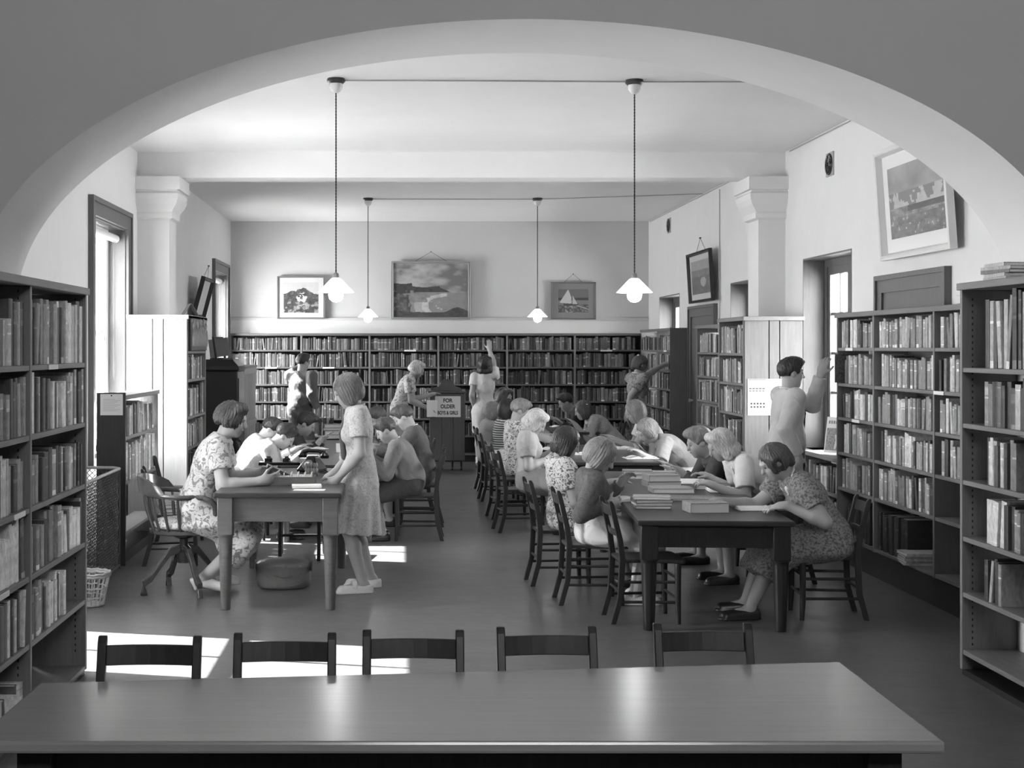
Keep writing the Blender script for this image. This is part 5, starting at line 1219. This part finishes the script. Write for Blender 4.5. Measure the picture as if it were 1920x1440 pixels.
white_c = M('white_cotton', .72, .8, 'cloth'); pale_c = M('pale_cotton', .50, .8, 'cloth'); grey_c = M('grey_cotton', .33, .8, 'cloth'); suit_c = M('grey_suit', .17, .85, 'cloth'); suit2 = M('dark_suit', .06, .85, 'cloth'); dark_c = M('dark_cloth', .03, .85, 'cloth')
knit = M('grey_knit', .12, .9, 'speckle', v2=.09); stripe = M('striped_jersey', .5, .8, 'stripe', v2=.02, scale=1.6); speck = M('speckled_dress', .24, .85, 'speckle', v2=.09); stripe2 = M('pale_stripes', .4, .8, 'speckle', v2=.28)
white_l = M('white_leather', .7, .4); dark_l = M('dark_leather', .02, .35)
def tie(mat, collar=None):
    def f(d):
        Q = Field(); p = d['nb']+d['fw3']*.052*d['H']-d['u3']*.025*d['H']; q = d['chest']+d['fw2']*(.066*d['H']+d['g'])-d['u2']*.01; r = d['waist']+d['fw2']*(.058*d['H']+d['g'])
        Q.cap(p, q, .010*d['H'], .013*d['H'], k=.01); Q.cap(q, r, .013*d['H'], .017*d['H'], k=.01); Q.mesh('necktie', .006, mat, d['P'])
    return f
def wristband(i, mat):
    def f(d):
        e, w = d['el'][i], d['wr'][i]; dd = unit(w-e); c = w-dd*.012; Q = Field(); Q.cap(c-dd*.03, c+dd*.03, .021*d['H'], cut=[(c+dd*.006, dd), (c-dd*.006, -dd)]); Q.mesh('bracelet', .004, mat, d['P'])
    return f
def foot(x, y, dx=.0): return (x, y, 0.0)
def seated(px, D, z, H=1.45):   # pelvis from a pixel column
    return ((px-VX)*D/F, D, z)
DT = .743; T0 = .648
# ---- librarian and the girl at the desk
PA((436, 788), 'woman with short wavy hair in leaf print dress seated at the desk holding a book', 1.62, (-1.37, 9.66, .575), 3, 16, (16, -8, 0), ((-.95, 9.84, .80), (-.92, 9.46, .775)), ((-1.27, 9.83, .03), (-1.34, 9.68, .02)), True,
       dict(mat=fa_, sleeve='short', len=.62), dict(mat=fa_, type='skirt', len=.36, flare=1.12), dict(style='wavy', mat=hm['brown'], len=-.28, vol=.98, am=.005), skin_f, .0065, 1.06, elbow=((-.3, .5, -1), (-.3, -.5, -1)), palm=((0, -.6, -.6), (0, .7, .3)), curl=(.8, .8), shoes=dict(mat=white_l, style='pump'), female=True, knee=((1, .12, .55), (1, -.12, .6)), group='librarian')
bk_ = flat('book', .21, .15, .022, (-.795, 9.60, .812), .12, M('held_book', .03, .4), 'dark book held tilted in the hands of the seated librarian', 'book'); bk_.rotation_euler = (.0, .42, .12)
PA((651, 733), 'fair haired girl in pale dress standing at the right of the library desk', 1.50, (-.27, 9.80, .775), 186, 9, (24, -4, 0), ((-.42, 9.60, .775), (-.46, 10.0, .775)), ((-.25, 9.70, 0), (-.20, 9.95, 0)), False,
       dict(mat=fb_, sleeve='short', len=.58), dict(mat=fb_, type='skirt', len=.02, flare=1.5, belt=fb_), dict(style='bob', mat=M('hair_auburn', .17, .45, 'hair', v2=.06), len=-.02, vol=1.08), skin_f, .0065, .96, elbow=((.8, -.25, -.6), (.6, .3, -.6)), palm=((-.4, .5, -.6), (0, -.2, -1)), fdir=((-.75, -.1, -.65), (-.8, 0, -.4)), curl=(.7, .3), shoes=dict(mat=M('sandal_white', .6, .5), style='sandal'), female=True, collar=fb_, extras=tie(M('thin_tie', .05, .6)))
# ---- left table
sp = M('sunlit_shirt', .45, .8, 'cloth')
PA((534, 817), 'boy in sunlit white shirt bending over a book behind the desk', 1.42, (-1.40, 12.5, .47), 2, 38, (42, -4, 0), ((-.90, 12.66, .70), (-.90, 12.35, .70)), ((-1.0, 12.65, 0), (-1.0, 12.4, 0)), True, dict(mat=sp, sleeve='long', name='shirt'), dict(mat=suit2, type='shorts'), dict(style='short', mat=hm['dark']), skin_f, .009, shoes=dict(mat=dark_l))
PA((508, 806), 'child in pale shirt leaning on the left table behind the sunlit boy', 1.40, (-1.46, 13.3, .47), 2, 34, (40, -4, 0), ((-.95, 13.5, .71), (-.98, 13.12, .71)), ((-1.0, 13.4, 0), (-1.0, 13.2, 0)), True, dict(mat=pale_c, sleeve='long'), dict(mat=suit2, type='shorts'), dict(style='short', mat=hm['dark']), skin_f, .010, shoes=dict(mat=dark_l))
PA((574, 795), 'dark haired boy in dark jacket reading at the left table, half in shade', 1.46, (-1.32, 14.3, .47), 0, 32, (28, -6, 0), ((-.78, 14.45, .72), (-.8, 14.1, .72)), ((-.95, 14.4, 0), (-.95, 14.2, 0)), True, dict(mat=dark_c, sleeve='long', name='jacket'), dict(mat=suit2, type='shorts'), dict(style='short', mat=hm['dark'], vol=1.05), skin_m, .010, shoes=dict(mat=dark_l))
PA((724, 808), 'boy in grey suit jacket hunched over the near end of left table', 1.40, (.10, 12.42, .465), 176, 28, (30, 0, 0), ((-.28, 12.25, .71), (-.28, 12.55, .71)), ((-.15, 12.3, 0), (-.15, 12.5, 0)), True, dict(mat=suit_c, sleeve='long', name='jacket'), dict(mat=M('dark_shorts', .05, .85, 'cloth'), type='shorts'), dict(style='short', mat=hm['brown']), skin_f, .0085, 1.05, shoes=dict(mat=dark_l), collar=white_c)
PA((757, 783), 'second boy in dark suit jacket beyond the grey suited boy', 1.44, (.20, 13.4, .465), 174, 26, (32, 0, 0), ((-.24, 13.2, .72), (-.22, 13.55, .72)), ((-.1, 13.3, 0), (-.1, 13.5, 0)), True, dict(mat=M('mid_suit', .10, .85, 'cloth'), sleeve='long', name='jacket'), dict(mat=suit2, type='shorts'), dict(style='short', mat=hm['brown']), skin_f, .010, 1.05, shoes=dict(mat=dark_l), collar=white_c)
PA((708, 784), 'brown haired boy farthest along the left table, only his head showing', 1.42, (.10, 14.5, .465), 178, 30, (30, 20, 0), ((-.3, 14.35, .72), (-.3, 14.65, .72)), ((-.15, 14.4, 0), (-.15, 14.6, 0)), True, dict(mat=suit_c, sleeve='long', name='jacket'), dict(mat=suit2, type='shorts'), dict(style='short', mat=hm['brown']), skin_f, .011, shoes=dict(mat=dark_l))
# ---- standing at the back
jk = M('back_jacket', .09, .8, 'cloth')
person('boy in dark jacket seen from behind reaching to the far left shelves', 1.57, (-1.36, 19.5, .82), 62, 4, (4, -20, 0), ((-1.22, 20.2, 1.52), (-1.12, 19.45, .83)), ((-1.40, 19.5, 0), (-1.26, 19.45, 0)), False, dict(mat=jk, sleeve='long', name='jacket'), dict(mat=suit2, type='trousers'), dict(style='short', mat=hm['dark']), skin_f, .011, 1.08, elbow=((.5, 0, -1), (-.3, -1, 0)), palm=((.5, .8, 0), (-1, 0, 0)), fdir=(None, (0, 0, -1)), shoes=dict(mat=dark_l), group='people at the far shelves')
person('fair woman in floral dress bending right toward the sign stand with a paper', 1.55, (-.03, 19.1, .80), 0, 20, (30, 0, 0), ((.40, 19.25, 1.02), (.36, 18.98, .86)), ((-.05, 19.2, 0), (-.02, 19.0, 0)), False, dict(mat=fa_, sleeve='short', len=.6), dict(mat=fa_, type='skirt', len=.1, flare=1.05, belt=dark_c), dict(style='wavy', mat=hm['blonde'], len=-.2), skin_f, .010, shoes=dict(mat=dark_l), female=True, group='people at the far shelves')
o = flat('paper_sheet', .16, .002, .22, (.42, 18.95, .74), .5, paper, 'white sheet in the hand of the woman bending by the sign stand', 'paper')
person('dark haired girl in white dress seen from behind reaching to the top shelf', 1.53, (1.17, 19.85, .80), 82, -2, (-12, -10, 0), ((1.03, 19.9, .80), (1.235, 20.25, 1.72)), ((1.08, 19.8, 0), (1.20, 19.9, 0)), False, dict(mat=M('bright_white_cotton', .68, .8, 'cloth'), sleeve='short', len=.45), dict(mat=MATS['bright_white_cotton'], type='skirt', len=-.12, flare=1.0), dict(style='wavy', mat=hm['dark'], len=.05), skin_f, .010, .95, elbow=((-.4, -1, 0), (.6, -.3, 0)), palm=((1, 0, 0), (0, 1, .2)), fdir=((0, 0, -1), (0, .2, 1)), curl=(.4, .2), shoes=dict(mat=dark_l, sock=white_c), female=True, shrug=(0, .03), group='people at the far shelves')
person('girl with tied back hair in grey floral dress reaching to the right corner shelves', 1.56, (2.95, 18.0, .82), 22, 2, (14, -18, 0), ((3.34, 18.35, 1.42), (2.83, 17.9, .82)), ((2.95, 18.1, 0), (2.98, 17.92, 0)), False, dict(mat=fdk, sleeve='short', len=.62), dict(mat=fdk, type='skirt', len=.05, flare=1.05, belt=grey_c), dict(style='bob', mat=hm['brown'], len=-.14, vol=.98, clip='bow', ears=1), skin_f, .010, elbow=((.2, -.3, -1), (-1, -.3, 0)), palm=((.6, .6, 0), (1, 0, 0)), fdir=(None, (0, 0, -1)), shoes=dict(mat=dark_l), female=True, collar=white_c, group='people at the far shelves')
# ---- farthest right table
PA((1060, 752), 'dark haired boy in dark jumper reading at the farthest table', 1.45, (2.52, 18.0, .47), 184, 30, (22, 0, 0), ((1.98, 17.75, .72), (2.0, 18.2, .72)), ((2.2, 17.9, 0), (2.2, 18.1, 0)), True, dict(mat=dark_c, sleeve='long', name='jumper'), dict(mat=suit2, type='shorts'), dict(style='short', mat=hm['dark']), skin_m, .011, shoes=dict(mat=dark_l))
PA((1092, 769), 'girl with white comb in her hair leaning her arms on the farthest table', 1.45, (2.62, 17.1, .47), 182, 30, (18, 0, 0), ((2.10, 16.98, .71), (2.12, 17.35, .71)), ((2.2, 17.0, 0), (2.2, 17.2, 0)), True, dict(mat=stripe2, sleeve='short', len=.75), dict(mat=stripe2, type='skirt', len=.3), dict(style='bob', mat=hm['brown'], len=.05, clip='comb'), skin_f, .010, elbow=((.3, 0, -1), (.3, 0, -1)), shoes=dict(mat=dark_l), female=True, collar=stripe2)
# ---- right row, left side of the tables
PA((947, 745), 'long haired dark child farthest in the left row of the right tables', 1.44, (1.18, 16.75, .47), 4, 14, (12, -40, 0), ((1.65, 16.9, .72), (1.62, 16.6, .72)), ((1.5, 16.8, 0), (1.5, 16.6, 0)), True, dict(mat=grey_c, sleeve='short'), dict(mat=grey_c, type='skirt', len=.3), dict(style='wavy', mat=hm['brown'], len=.10), skin_f, .011, shoes=dict(mat=dark_l), female=True)
PA((953, 768), 'dark haired girl in striped jersey in the left row of the right tables', 1.44, (1.10, 15.55, .47), 6, 12, (14, -10, 0), ((1.58, 15.75, .71), (1.55, 15.4, .71)), ((1.45, 15.6, 0), (1.45, 15.4, 0)), True, dict(mat=stripe, sleeve='short', len=.7, name='jersey'), dict(mat=white_c, type='skirt', len=.3), dict(style='bob', mat=hm['dark'], len=.08), skin_f, .010, shoes=dict(mat=dark_l), female=True)
PA((975, 771), 'short haired fair child in floral blouse between the striped and blonde girls', 1.44, (1.14, 14.35, .47), 8, 14, (22, -10, 0), ((1.6, 14.5, .71), (1.6, 14.2, .71)), ((1.5, 14.4, 0), (1.5, 14.2, 0)), True, dict(mat=fc_, sleeve='puff', len=.5), dict(mat=fc_, type='skirt', len=.3), dict(style='short', mat=hm['fair'], vol=1.06), skin_f, .010, shoes=dict(mat=dark_l), female=True)
pf = M('puff_blouse', .36, .8, 'cloth')
PA((1006, 790), 'blonde curly girl in blouse with puffed sleeves, head bowed over her hands', 1.50, (1.16, 12.85, .475), -6, 14, (40, -6, 0), ((1.36, 12.98, .71), (1.32, 12.74, .67)), ((1.45, 12.9, 0), (1.42, 12.7, 0)), True, dict(mat=pf, sleeve='puff', len=.66), dict(mat=M('drab_skirt', .28, .8, 'cloth'), type='skirt', len=.4, flare=1.25), dict(style='wavy', mat=hm['blonde'], len=-.05), skin_f, .0085, elbow=((-.2, .3, -1), (-.3, -.4, -1)), palm=((0, -.3, -1), (0, .6, -.6)), shoes=dict(mat=dark_l), female=True, collar=pf, extras=wristband(1, white_l))
PA((1062, 832), 'dark haired girl with white hair flower in bold print dress', 1.50, (1.20, 10.12, .475), 10, 8, (24, -4, 0), ((1.50, 10.25, .69), (1.42, 9.98, .60)), ((1.6, 10.2, 0), (1.55, 9.95, 0)), True, dict(mat=fc_, sleeve='puff', len=.62), dict(mat=fc_, type='skirt', len=.25), dict(style='bob', mat=hm['dark'], len=.04, clip='flower'), skin_f, .0068, elbow=((-.2, .3, -1), (-.4, -.5, -1)), shoes=dict(mat=dark_l), female=True, collar=fc_)
PA((1127, 860), 'fair bobbed girl in grey cardigan and white skirt writing at the near table', 1.48, (1.27, 9.38, .475), 6, 8, (34, -6, 0), ((1.46, 9.52, .76), (1.34, 9.24, .64)), ((1.55, 9.48, 0), (1.50, 9.25, 0)), True, dict(mat=knit, sleeve='long', name='cardigan'), dict(mat=white_c, type='skirt', len=.22, flare=1.15), dict(style='bob', mat=hm['fair'], len=-.02), skin_f, .0062, elbow=((-.3, .5, -.8), (-.35, -.4, -1)), palm=((0, -.4, -1), (.2, .8, 0)), curl=(.8, .8), shoes=dict(mat=white_l, sock=white_c, sockh=.4), female=True, collar=knit)
PA((925, 774), 'light brown haired child sitting low behind the striped girl', 1.40, (1.0, 16.2, .47), 6, 18, (24, -10, 0), ((1.5, 16.35, .71), (1.48, 16.05, .71)), ((1.4, 16.25, 0), (1.4, 16.05, 0)), True, dict(mat=grey_c, sleeve='short'), dict(mat=grey_c, type='skirt', len=.3), dict(style='bob', mat=hm['fair'], len=-.02), skin_f, .011, shoes=dict(mat=dark_l), female=True)
# ---- right row, right side of the tables
PA((1189, 772), 'fair girl in white blouse behind the writing child at the middle table', 1.48, (2.72, 14.7, .475), 184, 26, (24, 0, 0), ((2.15, 14.5, .71), (2.2, 14.9, .71)), ((2.3, 14.6, 0), (2.3, 14.8, 0)), True, dict(mat=white_c, sleeve='short'), dict(mat=grey_c, type='skirt', len=.3), dict(style='bob', mat=hm['fair'], len=.12), skin_f, .010, shoes=dict(mat=dark_l), female=True)
PA((1210, 808), 'child in grey shirt writing on a white sheet at the middle right table', 1.46, (2.76, 13.35, .475), 186, 32, (34, 6, 0), ((2.16, 12.95, .70), (2.24, 13.45, .70)), ((2.35, 13.3, 0), (2.35, 13.5, 0)), True, dict(mat=grey_c, sleeve='short', len=.9), dict(mat=white_c, type='skirt', len=.3), dict(style='bob', mat=hm['fair'], len=-.16), skin_f, .009, elbow=((.5, -.3, -1), (.5, .3, -1)), shoes=dict(mat=dark_l), female=True, collar=suit_c)
PA((1309, 831), 'short fair haired child in dark waistcoat reading beyond the wavy haired girl', 1.48, (2.68, 11.1, .475), 184, 18, (18, 0, 0), ((2.14, 10.9, .70), (2.12, 11.3, .70)), ((2.3, 11.0, 0), (2.3, 11.2, 0)), True, dict(mat=M('waistcoat', .07, .85, 'cloth'), sleeve='long', name='waistcoat'), dict(mat=suit2, type='skirt', len=.3), dict(style='short', mat=hm['fair'], vol=1.06), skin_f, .0085, shoes=dict(mat=dark_l), collar=white_c)
PA((1349, 833), 'wavy haired girl in white short sleeves reading at the right of the near table', 1.50, (2.66, 10.15, .48), 184, 18, (30, 0, 0), ((2.16, 9.9, .70), (2.24, 10.4, .71)), ((2.3, 10.05, 0), (2.3, 10.25, 0)), True, dict(mat=M('cream_blouse', .66, .8, 'cloth'), sleeve='short', len=.72), dict(mat=dark_c, type='skirt', len=.3), dict(style='wavy', mat=hm['blonde'], len=.02), skin_f, .0068, elbow=((.6, -.5, -1), (.5, .3, -1)), palm=((0, .3, -1), (0, 0, -1)), curl=(.9, .9), shoes=dict(mat=dark_l), female=True, collar=white_c)
PA((1451, 866), 'girl with slide in smooth dark hair reading an open book at near right corner', 1.54, (2.66, 8.88, .47), 180, 30, (32, 4, 0), ((2.33, 8.66, .70), (2.0, 8.93, .695)), ((2.12, 8.75, 0), (2.16, 9.0, 0)), True, dict(mat=speck, sleeve='puff', len=.62), dict(mat=speck, type='skirt', len=.42, flare=1.2), dict(style='bob', mat=hm['brown'], len=-.20, vol=.97, clip='slide', ears=1), skin_f, .0062, 1.05, elbow=((.7, -.6, -1), (.5, .4, -1)), palm=((-.2, .3, -1), (-.2, -.1, -1)), fdir=((-.9, .35, -.1), None), curl=(.5, .7), shoes=dict(mat=dark_l), female=True, collar=white_c)
# ---- boy at the right bookcase
PA((1484, 699), 'boy in white shirt and dark tie taking a book from the long right bookcase', 1.57, (2.99, 11.15, .83), 4, -2, (2, 0, 0), ((3.25, 11.12, 1.44), (3.02, 10.92, .83)), ((2.95, 11.3, 0), (3.0, 11.05, 0)), False, dict(mat=M('boys_shirt', .5, .8, 'cloth'), sleeve='long'), dict(mat=dark_c, type='trousers'), dict(style='short', mat=hm['dark'], vol=1.02), skin_f, .0075, 1.06, elbow=((.4, -.3, -1), (-.8, -.5, 0)), palm=((.4, .4, .1), (0, .9, 0)), fdir=((.25, .0, 1), (0, 0, -1)), curl=(.5, .5), shoes=dict(mat=dark_l), collar=white_c, extras=tie(dark_c), group='boy at the right bookcase')
b_ = flat('book', .19, .018, .22, (3.44, 11.08, 1.381), .05, M('annual_cover', .10, .5, 'speckle', v2=.03), 'dark pictorial book being drawn out by the standing boy', 'book')
